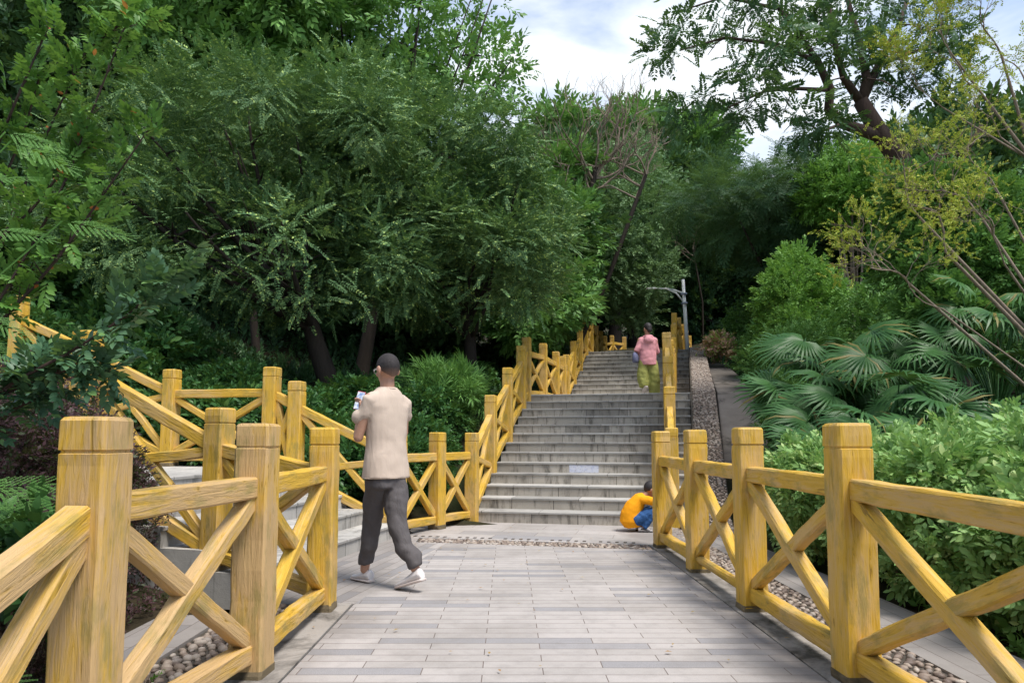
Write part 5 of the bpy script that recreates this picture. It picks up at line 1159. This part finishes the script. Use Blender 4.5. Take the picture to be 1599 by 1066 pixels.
for _ in range(3):
    tw_ = twig_pinnate(RS, 22, 'flat', .085, .05, .8); Pq = []; Dq = []; Sq = []
    for i in range(9):
        t = .1+.85*i/8
        for s in (-1, 1): Pq.append((t, 0, -.12*t*t)); a = .75-.25*t; Dq.append((math.cos(a), s*math.sin(a), -.1)); Sq.append(.42*(1-.45*t))
    Pq.append((.97, 0, -.12)); Dq.append((1, 0, -.2)); Sq.append(.25); Pq = np.array(Pq); TWF.append(scatter(tw_, Pq, np.array(Dq), np.tile((0., 0., 1.), (len(Pq), 1))+RS.uniform(-.12, .12, (len(Pq), 3)), np.array(Sq)))
fronds('light green feathery mimosa fronds poking in from the left edge', P3(-3.4, 2.2), [(-10, 205, 85, 240, 2.4), (-30, 270, 30, 262, 2.4), (-30, 352, 55, 358, 2.4), (80, 338, 175, 352, 2.4), (-40, 490, 35, 520, 2.4), (-20, 190, 60, 208, 2.4), (-40, 530, 20, 560, 2.4)], .4, M['leaf_fern'], 5)
fronds('feathery mimosa fronds low down beside the purple shrubs', P3(-2.4, 2.7), [(-40, 770, 70, 745, 2.8), (-30, 800, 90, 790, 2.8), (0, 790, 95, 760, 2.9), (-40, 750, 50, 775, 2.8), (-60, 1010, 60, 1050, 2.5)], .35, M['leaf_fern'], 6)

# ------------------------------------------------------------------ ground cover
def ground_cover(name, n, reg, tw, size, m, seed, cond=None):
    r = np.random.RandomState(seed); x = r.uniform(reg[0], reg[1], n); y = r.uniform(reg[2], reg[3], n)
    k = np.ones(n, bool) if cond is None else cond(x, y); x, y = x[k], y[k]; z = terrain_h(x, y); P = np.stack([x, y, z+.02], 1); D = r.randn(len(P), 3)*.5+np.array([0, 0, .8]); Nn = r.randn(len(P), 3)*.4+np.array([0, -.3, 1.])
    tp = TW[tw]; kk = r.randint(0, len(tp), len(P)); parts = [scatter(t, P[kk == i], D[kk == i], Nn[kk == i], size*r.uniform(.6, 1.4, (kk == i).sum())) for i, t in enumerate(tp)]
    V, F = merge(*parts); o = np_mesh(name, V, F, m); tag(o, kind='stuff'); return o
def off_paving(x, y):
    t = np.array([math.sin(AL), math.cos(AL)]); wv = np.array([math.cos(AL), -math.sin(AL)]); s = (x+.47)*t[0]+(y-9.59)*t[1]; lat = (x+.47)*wv[0]+(y-9.59)*wv[1]
    ux = x+1.92; uy = y-5.15; d = -ux*math.cos(AL)+uy*math.sin(AL); v = ux*math.sin(AL)+uy*math.cos(AL)
    return ~((s > -3) & (lat > -.7) & (lat < 4.2)) & ~((d > -.3) & (v > -.2) & (v < 3.4) & (d < 6.5)) & ~((x > -2.25) & (x < 2.7) & (y < 9.3)) & ~((x > -2) & (x < 2.7) & (y < 9.3))
ground_cover('ground_cover', 15000, (-12, 14, 8.3, 26), 'bunch', .26, M['leaf_dark'], 121, off_paving)  # dark leaf colour stands in for the shade under the tree canopy
ground_cover('ground_cover', 2600, (2.7, 9, 2.2, 9.5), 'oval', .13, M['leaf_mid'], 122, off_paving)
ground_cover('ground_cover', 1800, (-5, -2.2, 2.2, 5.0), 'fine', .11, M['leaf_red'], 123, off_paving)
r = np.random.RandomState(9); n = 90; x = np.concatenate([r.uniform(-1.4, 1.75, n), r.uniform(-1.5, -1.1, 8), r.uniform(1.5, 1.78, 10)]); y = np.concatenate([r.uniform(2.6, 9.2, n), r.uniform(2.6, 4.8, 8), r.uniform(2.6, 7.2, 10)])
V, F = scatter(leaf_t('simple'), np.stack([x, y, np.full(len(x), .016)], 1), np.stack([r.randn(len(x)), r.randn(len(x)), np.zeros(len(x))], 1), np.tile((0., 0., 1.), (len(x), 1)), r.uniform(.018, .045, len(x)))
tag(np_mesh('fallen_leaves', V, F, M['leaf_dry']), kind='stuff')
